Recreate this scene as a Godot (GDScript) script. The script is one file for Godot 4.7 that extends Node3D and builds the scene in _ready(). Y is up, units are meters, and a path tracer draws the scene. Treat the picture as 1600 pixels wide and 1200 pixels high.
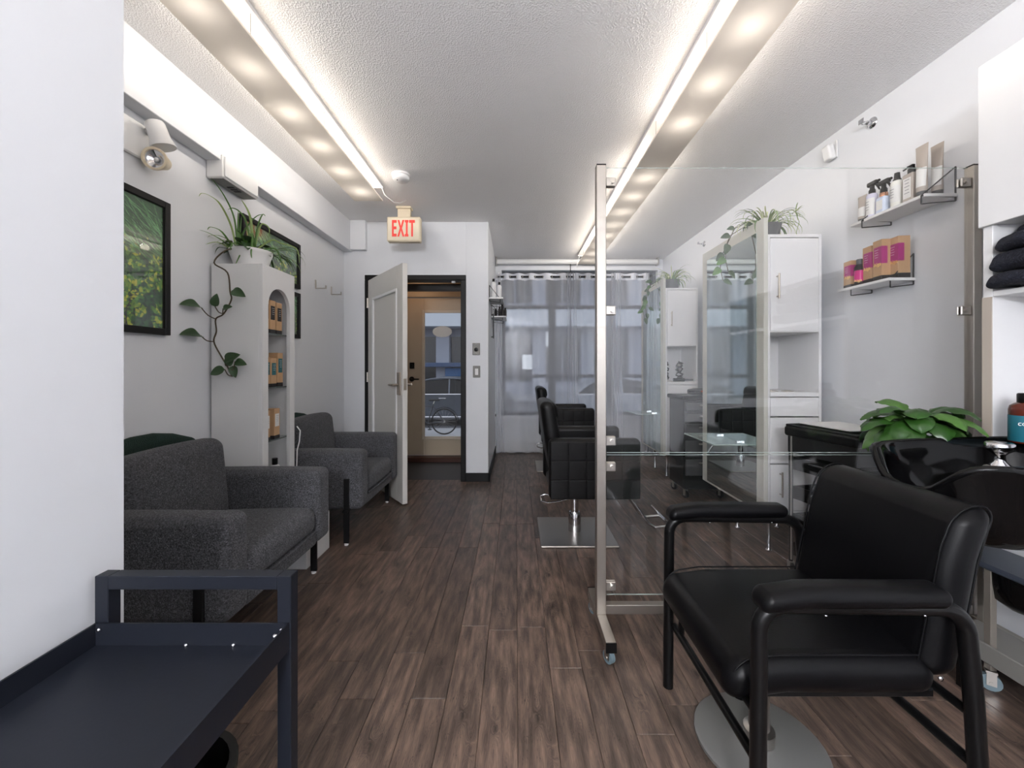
extends Node3D

# ---------------------------------------------------------------- mesh builder
class MB:
	var v := PackedVector3Array()
	var n := PackedVector3Array()
	var uv := PackedVector2Array()
	var idx := PackedInt32Array()
	var xf := Transform3D.IDENTITY
	var nb := Basis.IDENTITY
	func at(t: Transform3D) -> MB:
		xf = t
		nb = t.basis.inverse().transposed()
		return self
	func vert(p: Vector3, nn: Vector3, t := Vector2.ZERO) -> int:
		v.append(xf * p)
		n.append((nb * nn).normalized())
		uv.append(t)
		return v.size() - 1
	func tri(a: int, b: int, c: int) -> void:
		var g := (v[c] - v[a]).cross(v[b] - v[a])
		if g.length_squared() < 1e-18:
			return
		if g.dot(n[a] + n[b] + n[c]) < 0.0:
			idx.append_array(PackedInt32Array([a, c, b]))
		else:
			idx.append_array(PackedInt32Array([a, b, c]))
	func quad(a: int, b: int, c: int, d: int) -> void:
		tri(a, b, c)
		tri(a, c, d)
	func face(p: Array, nn: Vector3, uvs := []) -> void:
		var k := []
		for i in p.size():
			k.append(vert(p[i], nn, uvs[i] if uvs.size() else Vector2(p[i].x, p[i].z)))
		for i in range(1, p.size() - 1):
			tri(k[0], k[i], k[i + 1])
	# box with flat or chamfered edges
	func box(c: Vector3, s: Vector3, b := 0.0) -> MB:
		var h := s * 0.5
		b = minf(b, minf(h.x, minf(h.y, h.z)) * 0.9)
		var P := func(axis: int, sg: Vector3) -> Vector3:
			var q := Vector3()
			for i in 3:
				q[i] = c[i] + sg[i] * (h[i] if i == axis else h[i] - b)
			return q
		for a in 3:
			var u := (a + 1) % 3
			var w := (a + 2) % 3
			for sa in [-1.0, 1.0]:
				var pts := []
				var uvs := []
				for q in [[-1.0, -1.0], [1.0, -1.0], [1.0, 1.0], [-1.0, 1.0]]:
					var sg := Vector3()
					sg[a] = sa
					sg[u] = q[0]
					sg[w] = q[1]
					pts.append(P.call(a, sg))
					uvs.append(Vector2((q[0] + 1) * 0.5, (q[1] + 1) * 0.5))
				var nn := Vector3()
				nn[a] = sa
				face(pts, nn, uvs)
				if b > 0.0:
					for su in [-1.0, 1.0]:
						var e := []
						for sw in [-1.0, 1.0]:
							var sg2 := Vector3()
							sg2[a] = sa
							sg2[u] = su
							sg2[w] = sw
							e.append(P.call(a, sg2))
							e.append(P.call(u, sg2))
						var n2 := Vector3()
						n2[a] = sa
						n2[u] = su
						face([e[0], e[1], e[3], e[2]], n2.normalized())
		if b > 0.0:
			for i in 8:
				var sg3 := Vector3(1.0 if i & 1 else -1.0, 1.0 if i & 2 else -1.0, 1.0 if i & 4 else -1.0)
				face([P.call(0, sg3), P.call(1, sg3), P.call(2, sg3)], sg3.normalized())
		return self
	func lim(x0: float, x1: float, y0: float, y1: float, z0: float, z1: float, b := 0.0) -> MB:
		return box(Vector3(x0 + x1, y0 + y1, z0 + z1) * 0.5, Vector3(absf(x1 - x0), absf(y1 - y0), absf(z1 - z0)), b)
	# rounded box; puff swells the faces, bend is an optional deformation
	func rbox(c: Vector3, s: Vector3, r: float, k := 3, puff := Vector3.ZERO, mid := 0, bend = null) -> MB:
		var h := s * 0.5
		r = minf(r, minf(h.x, minf(h.y, h.z)) * 0.999)
		var first := v.size()
		var lists := []
		for a in 3:
			var l := []
			for t in k + 1:
				l.append(-h[a] + r * (1.0 - tan((1.0 - float(t) / k) * PI / 4)))
			for m in mid:
				l.append(lerpf(-h[a] + r, h[a] - r, (m + 1.0) / (mid + 1.0)))
			for t in k + 1:
				l.append(h[a] - r * (1.0 - tan(float(t) / k * PI / 4)))
			lists.append(l)
		for a in 3:
			var u := (a + 1) % 3
			var w := (a + 2) % 3
			var lu: Array = lists[u]
			var lw: Array = lists[w]
			for sa in [-1.0, 1.0]:
				var base := v.size()
				for i in lu.size():
					for j in lw.size():
						var p := Vector3()
						p[a] = sa * h[a]
						p[u] = lu[i]
						p[w] = lw[j]
						var inner := p.clamp(-h + Vector3.ONE * r, h - Vector3.ONE * r)
						var d := (p - inner).normalized()
						var q := inner + d * r
						if puff != Vector3.ZERO:
							for ax in 3:
								if puff[ax] != 0.0:
									var o1 := (ax + 1) % 3
									var o2 := (ax + 2) % 3
									q[ax] += signf(q[ax]) * absf(q[ax]) / h[ax] * puff[ax] * (1.0 - pow(absf(q[o1]) / h[o1], 2.0)) * (1.0 - pow(absf(q[o2]) / h[o2], 2.0))
						q += c
						if bend != null:
							q = bend.call(q)
						vert(q, d, Vector2(float(i) / lu.size(), float(j) / lw.size()))
				for i in lu.size() - 1:
					for j in lw.size() - 1:
						var k0 := base + i * lw.size() + j
						quad(k0, k0 + lw.size(), k0 + lw.size() + 1, k0 + 1)
		if puff != Vector3.ZERO or bend != null:
			smooth(first)
		return self
	func smooth(first := 0) -> void:
		var sums := {}
		for t in range(0, idx.size(), 3):
			if idx[t] < first:
				continue
			var g := (v[idx[t + 2]] - v[idx[t]]).cross(v[idx[t + 1]] - v[idx[t]])
			for k in 3:
				var key := Vector3i((v[idx[t + k]] * 20000.0).round())
				sums[key] = sums.get(key, Vector3.ZERO) + g
		for i in range(first, v.size()):
			var key2 := Vector3i((v[i] * 20000.0).round())
			if sums.has(key2) and sums[key2].length_squared() > 1e-24:
				n[i] = sums[key2].normalized()
	# revolved profile: points (radius, height) about the local y axis
	func lathe(pr: Array, seg := 20, a0 := 0.0, a1 := TAU) -> MB:
		var nrm := []
		for i in pr.size() - 1:
			var e: Vector2 = pr[i + 1] - pr[i]
			nrm.append(Vector2(e.y, -e.x).normalized())
		for i in pr.size() - 1:
			var na: Vector2 = nrm[i]
			var nz: Vector2 = nrm[i]
			if i > 0 and nrm[i - 1].dot(nrm[i]) > 0.6:
				na = (nrm[i - 1] + nrm[i]).normalized()
			if i < pr.size() - 2 and nrm[i + 1].dot(nrm[i]) > 0.6:
				nz = (nrm[i + 1] + nrm[i]).normalized()
			var base := v.size()
			for s in seg + 1:
				var a := lerpf(a0, a1, float(s) / seg)
				var dx := cos(a)
				var dz := sin(a)
				vert(Vector3(pr[i].x * dx, pr[i].y, pr[i].x * dz), Vector3(na.x * dx, na.y, na.x * dz), Vector2(float(s) / seg, pr[i].y))
				vert(Vector3(pr[i + 1].x * dx, pr[i + 1].y, pr[i + 1].x * dz), Vector3(nz.x * dx, nz.y, nz.x * dz), Vector2(float(s) / seg, pr[i + 1].y))
			for s in seg:
				quad(base + s * 2, base + s * 2 + 1, base + s * 2 + 3, base + s * 2 + 2)
		return self
	func ball(c: Vector3, r: Vector3, seg := 14) -> MB:
		var base := v.size()
		var rows := seg / 2
		for i in rows + 1:
			var t := PI * i / rows
			for s in seg + 1:
				var a := TAU * s / seg
				var d := Vector3(sin(t) * cos(a), cos(t), sin(t) * sin(a))
				vert(c + d * r, (d / r).normalized(), Vector2(float(s) / seg, float(i) / rows))
		for i in rows:
			for s in seg:
				var k := base + i * (seg + 1) + s
				quad(k, k + 1, k + seg + 2, k + seg + 1)
		return self
	# swept round bar; r is a number or one number for each point
	func tube(pts: Array, r, seg := 10, caps := true, closed := false) -> MB:
		var m := pts.size()
		var base := v.size()
		var up := Vector3.UP
		var prev := Vector3.ZERO
		for i in m + (1 if closed else 0):
			var p: Vector3 = pts[i % m]
			var a: Vector3 = pts[(i - 1 + m) % m] if (closed or i > 0) else p
			var b: Vector3 = pts[(i + 1) % m] if (closed or i < m - 1) else p
			var t := (b - a).normalized()
			if prev == Vector3.ZERO:
				up = Vector3.UP if absf(t.y) < 0.9 else Vector3.RIGHT
				up = (up - t * up.dot(t)).normalized()
			else:
				up = (up - t * up.dot(t)).normalized()
			prev = t
			var side := t.cross(up)
			var rr: float = r if not (r is Array) else r[i % m]
			for s in seg:
				var an := TAU * s / seg
				var d := up * cos(an) + side * sin(an)
				vert(p + d * rr, d)
		for i in m - (0 if closed else 1):
			for s in seg:
				var k0 := base + i * seg + s
				var k1 := base + i * seg + (s + 1) % seg
				quad(k0, k1, k1 + seg, k0 + seg)
		if caps and not closed:
			for e in [0, m - 1]:
				var t2: Vector3 = (pts[0] - pts[1]).normalized() if e == 0 else (pts[m - 1] - pts[m - 2]).normalized()
				var ring := []
				for s in seg:
					ring.append(xf.affine_inverse() * v[base + e * seg + s])
				face(ring, t2)
		return self
	# polygon in the local xy plane, extruded along z from z0 to z1
	func prism(poly: PackedVector2Array, z0: float, z1: float) -> MB:
		var tris := Geometry2D.triangulate_polygon(poly)
		var bb := Rect2(poly[0], Vector2.ZERO)
		for p in poly:
			bb = bb.expand(p)
		for z in [z0, z1]:
			var base := v.size()
			for p in poly:
				vert(Vector3(p.x, p.y, z), Vector3(0, 0, signf(z - (z0 + z1) * 0.5)), (p - bb.position) / bb.size)
			for t in range(0, tris.size(), 3):
				tri(base + tris[t], base + tris[t + 1], base + tris[t + 2])
		var m := poly.size()
		var turn := -1.0 if Geometry2D.is_polygon_clockwise(poly) else 1.0
		var en := []
		for i in m:
			var e := poly[(i + 1) % m] - poly[i]
			en.append(Vector2(e.y, -e.x).normalized() * turn)
		for i in m:
			var na: Vector2 = en[i]
			var nz: Vector2 = en[i]
			if en[(i - 1 + m) % m].dot(na) > 0.75:
				na = (na + en[(i - 1 + m) % m]).normalized()
			if en[(i + 1) % m].dot(en[i]) > 0.75:
				nz = (en[i] + en[(i + 1) % m]).normalized()
			var p := poly[i]
			var q := poly[(i + 1) % m]
			var k := vert(Vector3(p.x, p.y, z0), Vector3(na.x, na.y, 0))
			vert(Vector3(q.x, q.y, z0), Vector3(nz.x, nz.y, 0))
			vert(Vector3(q.x, q.y, z1), Vector3(nz.x, nz.y, 0))
			vert(Vector3(p.x, p.y, z1), Vector3(na.x, na.y, 0))
			quad(k, k + 1, k + 2, k + 3)
		return self
	# smooth sheet from a function of (u, v)
	func sheet(f: Callable, nu: int, nv: int) -> MB:
		var first := v.size()
		for i in nu + 1:
			for j in nv + 1:
				vert(f.call(float(i) / nu, float(j) / nv), Vector3.UP, Vector2(float(i) / nu, float(j) / nv))
		for i in nu:
			for j in nv:
				var k := first + i * (nv + 1) + j
				idx.append_array(PackedInt32Array([k, k + nv + 1, k + nv + 2, k, k + nv + 2, k + 1]))
		smooth(first)
		return self
	func mesh() -> ArrayMesh:
		var a := []
		a.resize(Mesh.ARRAY_MAX)
		a[Mesh.ARRAY_VERTEX] = v
		a[Mesh.ARRAY_NORMAL] = n
		a[Mesh.ARRAY_TEX_UV] = uv
		a[Mesh.ARRAY_INDEX] = idx
		var m := ArrayMesh.new()
		m.add_surface_from_arrays(Mesh.PRIMITIVE_TRIANGLES, a)
		return m

# ---------------------------------------------------------------- scene helpers
var M := {}
var taken := {}
var rng := RandomNumberGenerator.new()

func mb() -> MB:
	return MB.new()

func numbered(called: String) -> String:
	if not taken.has(called):
		taken[called] = 0
		return called
	taken[called] += 1
	return "%s_%03d" % [called, taken[called]]

func thing(called: String, label: String, category: String, where := Vector3.ZERO, group := "") -> Node3D:
	var o := Node3D.new()
	o.name = numbered(called)
	add_child(o)
	o.position = where
	o.set_meta("label", label)
	o.set_meta("category", category)
	if group != "":
		o.set_meta("group", group)
	return o

func part(parent: Node3D, called: String, m, mat: Material, where := Vector3.ZERO, label := "") -> MeshInstance3D:
	var o := MeshInstance3D.new()
	o.name = called
	o.mesh = m.mesh() if m is MB else m
	o.material_override = mat
	parent.add_child(o, true)
	o.position = where
	if label != "":
		o.set_meta("label", label)
	return o

func solo(called: String, label: String, category: String, m, mat: Material, where := Vector3.ZERO, group := "") -> MeshInstance3D:
	var o := part(self, numbered(called), m, mat, where)
	o.set_meta("label", label)
	o.set_meta("category", category)
	if group != "":
		o.set_meta("group", group)
	return o

func struct(called: String, m: MB, mat: Material, parent: Node3D = self) -> MeshInstance3D:
	var o := part(parent, called, m, mat)
	if parent == self:
		o.set_meta("kind", "structure")
	return o

func rgb(r: float, g: float, b: float) -> Color:
	return Color(r / 255.0, g / 255.0, b / 255.0)

func mat(c: Color, rough := 0.6, metal := 0.0) -> StandardMaterial3D:
	var m := StandardMaterial3D.new()
	m.albedo_color = c
	m.roughness = rough
	m.metallic = metal
	return m

func emit(m: StandardMaterial3D, c: Color, e: float) -> StandardMaterial3D:
	m.emission_enabled = true
	m.emission = c
	m.emission_energy_multiplier = e
	return m

func tri_tex(m: StandardMaterial3D, scale: Vector3, world := false) -> StandardMaterial3D:
	m.uv1_triplanar = true
	m.uv1_world_triplanar = world
	m.uv1_scale = scale
	return m

func noise_tex(kind: int, freq: float, size := 256, sd := 1, oct := 3) -> NoiseTexture2D:
	var f := FastNoiseLite.new()
	f.noise_type = kind
	f.frequency = freq
	f.seed = sd
	f.fractal_octaves = oct
	var t := NoiseTexture2D.new()
	t.width = size
	t.height = size
	t.seamless = true
	t.noise = f
	return t

func relief(m: StandardMaterial3D, t: Texture2D, cm: float) -> StandardMaterial3D:
	m.heightmap_enabled = true
	m.heightmap_texture = t
	m.heightmap_scale = cm
	return m

func glass(alpha := 0.02, c := Color.WHITE) -> StandardMaterial3D:
	var m := mat(Color(c.r, c.g, c.b, alpha), 0.0)
	m.transparency = BaseMaterial3D.TRANSPARENCY_ALPHA
	return m

func rot(deg: Vector3, o := Vector3.ZERO) -> Transform3D:
	return Transform3D(Basis.from_euler(deg * PI / 180.0), o)

func mv(x: float, y: float, z: float) -> Transform3D:
	return Transform3D(Basis.IDENTITY, Vector3(x, y, z))

func text_mesh(t: String, size: float, depth: float, bold := true) -> TextMesh:
	var f := SystemFont.new()
	f.font_names = PackedStringArray(["Droid Sans"])
	f.font_weight = 700 if bold else 400
	var m := TextMesh.new()
	m.text = t
	m.font = f
	m.font_size = 32
	m.pixel_size = size / 32.0
	m.depth = depth
	m.curve_step = 2.0
	return m

func arc(c: Vector3, u: Vector3, w: Vector3, a0: float, a1: float, k: int) -> Array:
	var p := []
	for i in k + 1:
		var a := lerpf(a0, a1, float(i) / k)
		p.append(c + u * cos(a) + w * sin(a))
	return p

func noisy_image(size: int, base: Color, spread: float, sd: int, streak := 1) -> ImageTexture:
	var r := RandomNumberGenerator.new()
	r.seed = sd
	var im := Image.create(size, size, false, Image.FORMAT_RGB8)
	for y in size:
		var k := 0.0
		for x in size:
			if x % streak == 0:
				k = 1.0 + r.randfn(0.0, spread)
			im.set_pixel(x, y, Color(base.r * k, base.g * k, base.b * k).clamp())
	return ImageTexture.create_from_image(im)

# smooth curve through points, k steps for each span
func spline(pts: Array, k := 4) -> Array:
	var o := []
	var m := pts.size()
	for i in m - 1:
		for j in k:
			var a: Vector3 = pts[i]
			o.append(a.cubic_interpolate(pts[i + 1], pts[maxi(i - 1, 0)], pts[mini(i + 2, m - 1)], float(j) / k))
	o.append(pts[m - 1])
	return o

func black(c: Color, rough: float) -> StandardMaterial3D:
	var m := mat(c, rough)
	m.metallic_specular = 0.36
	return m

# ---------------------------------------------------------------- the scene
func _ready() -> void:
	rng.seed = 7
	var cam := Camera3D.new()
	cam.name = "camera"
	add_child(cam)
	cam.position = Vector3(0, 1.2, 0)
	cam.projection = Camera3D.PROJECTION_FRUSTUM
	cam.near = 0.05
	cam.far = 200.0
	cam.size = 2.0 * 0.05 * 600.0 / 630.0
	cam.frustum_offset = Vector2(-6.0, -27.0) / 630.0 * 0.05
	cam.current = true
	var env := Environment.new()
	env.background_mode = Environment.BG_SKY
	var sky := Sky.new()
	var sm := ProceduralSkyMaterial.new()
	sm.sky_top_color = rgb(166, 171, 180)
	sm.sky_horizon_color = rgb(188, 192, 199)
	sm.ground_horizon_color = rgb(110, 115, 122)
	sm.ground_bottom_color = rgb(80, 82, 86)
	sm.sky_energy_multiplier = 1.25
	sky.sky_material = sm
	env.sky = sky
	env.background_energy_multiplier = 1.0
	env.tonemap_mode = Environment.TONE_MAPPER_LINEAR
	env.tonemap_exposure = 1.68
	env.sdfgi_enabled = true
	env.ssao_enabled = true
	env.ssil_enabled = true
	var we := WorldEnvironment.new()
	we.name = "environment"
	we.environment = env
	add_child(we)

	make_materials()
	build_shell()
	build_floor()
	build_entry()
	build_window()
	build_lights()
	build_left()
	build_left_wall()
	build_corridor_shelves()
	build_chairs()
	build_stations()
	build_partition()
	build_shampoo()
	build_trolleys()
	build_right_wall()
	build_cart()
	build_outside()

const BULB := 0.055
const FILL_GLOBE := 1.6  # energy of the fill globes added behind the camera

func make_materials() -> void:
	var fine := noise_tex(FastNoiseLite.TYPE_SIMPLEX, 0.05, 256, 3, 4)
	M.wall = relief(tri_tex(mat(rgb(219, 221, 225), 0.55), Vector3.ONE * 0.8, true), fine, 0.05)
	M.trim_white = mat(rgb(228, 229, 230), 0.4)
	var pop := noise_tex(FastNoiseLite.TYPE_CELLULAR, 0.09, 512, 5, 2)
	M.ceiling = relief(tri_tex(mat(rgb(243, 242, 242), 0.85), Vector3.ONE * 2.6, true), pop, 0.30)
	M.black_trim = black(rgb(16, 16, 17), 0.45)
	M.white = mat(rgb(226, 226, 226), 0.35)
	M.white_matte = mat(rgb(222, 222, 222), 0.6)
	M.off_white = mat(rgb(205, 203, 198), 0.45)
	M.cream = mat(rgb(222, 208, 182), 0.5)
	M.beige = mat(rgb(186, 172, 150), 0.5)
	M.dark_wood = mat(rgb(70, 40, 30), 0.4)
	M.dark = mat(rgb(18, 18, 20), 0.5)
	M.plastic = black(rgb(12, 12, 13), 0.3)
	M.gloss = black(rgb(8, 8, 9), 0.08)
	M.navy_metal = relief(tri_tex(black(rgb(27, 30, 38), 0.42), Vector3.ONE * 6.0), fine, 0.004)
	M.chrome = mat(rgb(215, 215, 218), 0.12, 1.0)
	M.steel = mat(rgb(190, 186, 180), 0.3, 1.0)
	M.brushed = mat(rgb(176, 171, 164), 0.36, 1.0)
	M.nickel = mat(rgb(170, 160, 148), 0.35, 1.0)
	M.board = mat(rgb(196, 196, 187), 0.45)
	M.mirror = mat(rgb(214, 226, 224), 0.02, 1.0)
	M.glass = glass(0.003, rgb(230, 245, 240))
	M.glass_edge = glass(0.45, rgb(205, 222, 216))
	M.window_glass = glass(0.02)
	var cloth := noisy_image(256, Color(0.48, 0.48, 0.48), 0.34, 21)
	M.fabric = relief(tri_tex(mat(rgb(150, 151, 158), 0.95), Vector3.ONE * 1.5), cloth, 0.06)
	M.fabric.albedo_texture = cloth
	M.fabric.rim_enabled = true
	M.fabric.rim = 0.25
	var skin := noise_tex(FastNoiseLite.TYPE_CELLULAR, 0.08, 256, 13, 2)
	M.leather = relief(tri_tex(black(rgb(11, 11, 12), 0.38), Vector3.ONE * 6.0), skin, 0.012)
	M.vinyl = relief(tri_tex(black(rgb(8, 8, 10), 0.36), Vector3.ONE * 6.0), skin, 0.008)
	M.vinyl.metallic_specular = 0.28
	var knit := noise_tex(FastNoiseLite.TYPE_SIMPLEX, 0.06, 256, 17, 2)
	M.green_knit = relief(tri_tex(mat(rgb(22, 48, 40), 0.95), Vector3(3, 9, 9)), knit, 0.8)
	M.towel = relief(tri_tex(mat(rgb(20, 23, 36), 1.0), Vector3.ONE * 7.0), knit, 0.6)
	M.kraft = mat(rgb(186, 150, 112), 0.7)
	M.label_dark = mat(rgb(32, 28, 30), 0.6)
	M.label_teal = mat(rgb(30, 96, 104), 0.6)
	M.label_white = mat(rgb(222, 222, 220), 0.6)
	M.label_pink = mat(rgb(166, 36, 116), 0.5)
	M.print_grey = mat(rgb(130, 130, 134), 0.6)
	M.gold = mat(rgb(240, 205, 130), 0.3, 0.6)
	M.amber = mat(rgb(84, 28, 14), 0.15)
	M.taupe = mat(rgb(172, 162, 153), 0.5)
	M.lavender = mat(rgb(205, 203, 220), 0.3)
	M.pale_blue = mat(rgb(200, 210, 228), 0.3)
	M.rose_gold = mat(rgb(214, 160, 130), 0.25, 0.9)
	M.grey_plastic = mat(rgb(70, 70, 72), 0.4)
	M.slate_pot = mat(rgb(78, 80, 82), 0.6)
	M.soil = mat(rgb(40, 30, 24), 1.0)
	M.stem = mat(rgb(74, 62, 44), 0.7)
	M.leaf_dark = leaf_mat(rgb(48, 74, 42), 0.4)
	M.leaf_mid = leaf_mat(rgb(74, 112, 50), 0.4)
	M.leaf_broad = leaf_mat(rgb(40, 76, 26), 0.3)
	M.plate = mat(rgb(112, 110, 106), 0.5, 0.6)
	M.leaf_light = leaf_mat(rgb(128, 150, 88), 0.45)
	M.leaf_stripe = leaf_mat(rgb(186, 194, 146), 0.45)
	M.teal = mat(rgb(30, 140, 150), 0.4)
	M.red = mat(rgb(190, 40, 34), 0.4)
	M.orange = mat(rgb(214, 96, 60), 0.3)
	M.paper = mat(rgb(230, 230, 230), 0.8)
	M.rubber_blue = mat(rgb(110, 128, 136), 0.5)
	M.wood_pale = mat(rgb(176, 166, 154), 0.6)
	M.panel = mat(rgb(224, 215, 204), 0.6)
	M.panel.backlight_enabled = true
	M.panel.backlight = Color(0.44, 0.428, 0.412)
	M.floor_wood = wood_material()

func leaf_mat(c: Color, rough: float) -> StandardMaterial3D:
	var m := mat(c, rough)
	m.backlight_enabled = true
	m.backlight = Color(c.r, c.g, c.b) * 0.5
	return m

# six rows of boards, each row with its own grain, cracks and knots
const ROWS := 6
func wood_material() -> StandardMaterial3D:
	var w := 1024
	var h := 96
	var im := Image.create(w, h * ROWS, false, Image.FORMAT_RGB8)
	var bump := Image.create(w, h * ROWS, false, Image.FORMAT_RGB8)
	var f := FastNoiseLite.new()
	f.noise_type = FastNoiseLite.TYPE_SIMPLEX
	f.frequency = 1.0
	f.fractal_octaves = 3
	var g := FastNoiseLite.new()
	g.noise_type = FastNoiseLite.TYPE_SIMPLEX
	g.frequency = 1.0
	g.fractal_octaves = 2
	g.seed = 40
	for row in ROWS:
		var knots := []
		for k in 2:
			knots.append(Vector2(rng.randf_range(60, w - 60), rng.randf_range(15, h - 15)))
		var tone := 1.0 + (row - 2.5) * 0.035
		for y in h:
			for x in w:
				var yy := float(y)
				var dark := 0.0
				for k in knots:
					var d: Vector2 = (Vector2(x, y) - k) / Vector2(34.0, 9.0)
					var q := exp(-d.length_squared())
					yy += q * 16.0 * signf(y - k.y)
					dark += exp(-d.length_squared() * 5.0) * 0.45
				var broad := g.get_noise_2d(x * 0.004 + row * 9.0, yy * 0.03 + row * 31.0)
				var rings := sin((yy * 0.10 + broad * 9.0 + row * 2.0) * 3.0) * 0.5
				var fibre := f.get_noise_2d(x * 0.012 + row * 17.0, yy * 0.45 + row * 53.0)
				var crack := maxf(0.0, absf(g.get_noise_2d(x * 0.003 + row * 5.0 + 80.0, yy * 0.05 + row * 11.0)) * -30.0 + 1.0) * clampf(g.get_noise_2d(x * 0.006, row * 7.0 + 4.0) * 3.0, 0.0, 1.0)
				var t := 1.0 + broad * 0.30 + rings * 0.09 + fibre * 0.20 - dark * 0.8 - crack * 0.45
				t = clampf(t * tone, 0.15, 2.0)
				var c := Color(0.365 * t, 0.300 * t + 0.004, 0.262 * t + 0.006)
				im.set_pixel(x, row * h + y, c.clamp())
				var hh := clampf(0.6 + fibre * 0.35 - crack * 0.5 - dark * 0.4, 0.0, 1.0)
				bump.set_pixel(x, row * h + y, Color(hh, hh, hh))
	var m := mat(Color.WHITE, 0.34)
	m.albedo_texture = ImageTexture.create_from_image(im)
	relief(m, ImageTexture.create_from_image(bump), 0.07)
	return m

# room: x -1.80 (left) to 2.07 (right), ceiling 2.715, distances along -z
func build_shell() -> void:
	var H := 2.715
	struct("ceiling", mb().lim(-2.0, 2.3, H, H + 0.15, -5.95, 2.7), M.ceiling)
	struct("wall_left", mb().lim(-1.95, -1.80, -0.15, H, -4.34, -0.9), M.wall)
	var near := mb().lim(-1.95, -0.92, -0.15, H, -0.95, 2.7, 0.004)
	struct("wall_left_front", near, M.wall)
	struct("wall_right", mb().lim(2.07, 2.25, -0.15, H, -5.95, 2.7), M.wall)
	struct("wall_rear", mb().lim(-0.92, 2.07, -0.15, H, 2.5, 2.7), M.wall)
	# wall with the inner door opening
	var w := mb()
	w.lim(-1.80, -1.578, -0.15, H, -4.34, -4.22)
	w.lim(-0.522, -0.288, -0.15, H, -4.34, -4.22, 0.002)
	w.lim(-1.578, -0.522, 2.158, H, -4.34, -4.22)
	struct("wall_back", w, M.wall)
	struct("wall_corridor", mb().lim(-0.40, -0.288, -0.15, H, -5.95, -4.34), M.wall)
	# bulkhead along the left wall and its boxed end
	struct("trim_1", mb().lim(-1.80, -1.712, 2.40, H, -4.22, -0.95, 0.003), M.wall)
	struct("trim_2", mb().lim(-1.712, -1.555, 2.41, H, -4.22, -4.16, 0.003), M.wall)
	# skirting boards
	struct("baseboard_left", mb().lim(-1.80, -1.785, 0, 0.09, -4.22, -0.95, 0.003), M.black_trim)
	struct("baseboard_left_front", mb().lim(-0.92, -0.905, 0, 0.09, -0.95, 2.5, 0.003), M.black_trim)
	struct("baseboard_back", mb().lim(-0.522, -0.275, 0, 0.09, -4.22, -4.205, 0.003), M.black_trim)
	struct("baseboard_corridor", mb().lim(-0.288, -0.273, 0, 0.09, -5.66, -4.205, 0.003), M.black_trim)
	struct("baseboard_right", mb().lim(2.055, 2.07, 0, 0.09, -5.66, 2.5, 0.003), M.black_trim)

func build_floor() -> void:
	var fl := struct("floor", mb().lim(-2.0, 2.3, -0.15, -0.012, -5.95, 2.7), M.dark)
	var wide := 0.129
	var r := RandomNumberGenerator.new()
	r.seed = 23
	var cache := {}
	var x := -1.80
	var k := 0
	while x < 2.06:
		var x1 := minf(x + wide, 2.07)
		var z := 1.6 + r.randf_range(0.0, 1.2)
		var zend := -5.66
		if x1 < -0.288 + 0.01:
			zend = -4.28
		while z > zend + 0.02:
			var z1 := maxf(z - 1.22, zend)
			if z1 < 1.4 and not (x1 < -0.94 and z1 > -0.9):
				var row := r.randi() % ROWS
				var flip := r.randi() % 2
				var L := snappedf(z - z1, 0.001)
				var W := snappedf(x1 - x, 0.0001)
				var key := "%s %s %d %d" % [L, W, row, flip]
				if not cache.has(key):
					cache[key] = plank_mesh(L, W, row, flip)
				part(fl, "plank", cache[key], M.floor_wood, Vector3((x + x1) * 0.5, -0.012, (z + z1) * 0.5))
			z = z1
		x = x1
		k += 1

func plank_mesh(L: float, W: float, row: int, flip: int) -> ArrayMesh:
	var b := mb()
	var gx := W * 0.5 - 0.0005
	var gz := L * 0.5 - 0.0006
	var c := 0.0016
	var t := 0.012
	var u := func(px: float, pz: float) -> Vector2:
		var a := clampf((pz + L * 0.5) / 1.22, 0.002, 0.998)
		var q := clampf((px + W * 0.5) / 0.129, 0.03, 0.97)
		if flip:
			a = 1.0 - a
		return Vector2(a, (row + q) / ROWS)
	var top := []
	var low := []
	for q in [[-1, -1], [1, -1], [1, 1], [-1, 1]]:
		top.append(Vector3(q[0] * (gx - c), t, q[1] * (gz - c)))
		low.append(Vector3(q[0] * gx, t - c, q[1] * gz))
	var uvs := []
	for p in top:
		uvs.append(u.call(p.x, p.z))
	b.face(top, Vector3.UP, uvs)
	for i in 4:
		var j := (i + 1) % 4
		var o: Vector3 = (low[i] + low[j]) * 0.5
		o.y = 0
		var nn: Vector3 = (o.normalized() + Vector3.UP).normalized()
		if i % 2 == 0:
			nn = (Vector3(0, 0, signf(o.z)) + Vector3.UP).normalized()
		else:
			nn = (Vector3(signf(o.x), 0, 0) + Vector3.UP).normalized()
		var ub := [u.call(top[i].x, top[i].z), u.call(top[j].x, top[j].z), u.call(low[j].x, low[j].z), u.call(low[i].x, low[i].z)]
		b.face([top[i], top[j], low[j], low[i]], nn, ub)
		var nf := nn - Vector3.UP * nn.y
		b.face([low[i], low[j], Vector3(low[j].x, 0, low[j].z), Vector3(low[i].x, 0, low[i].z)], nf.normalized(), [ub[3], ub[2], ub[2], ub[3]])
	return b.mesh()

func lever(b: MB, at: Vector3, out: Vector3, along: Vector3) -> void:
	b.tube([at, at + out * 0.045], 0.011, 10)
	var p := []
	for i in 7:
		var t := i / 6.0
		p.append(at + out * (0.045 + 0.008 * sin(t * PI)) + along * (0.115 * t - 0.008))
	b.tube(p, [0.011, 0.011, 0.0105, 0.01, 0.0095, 0.009, 0.008], 10)

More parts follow.
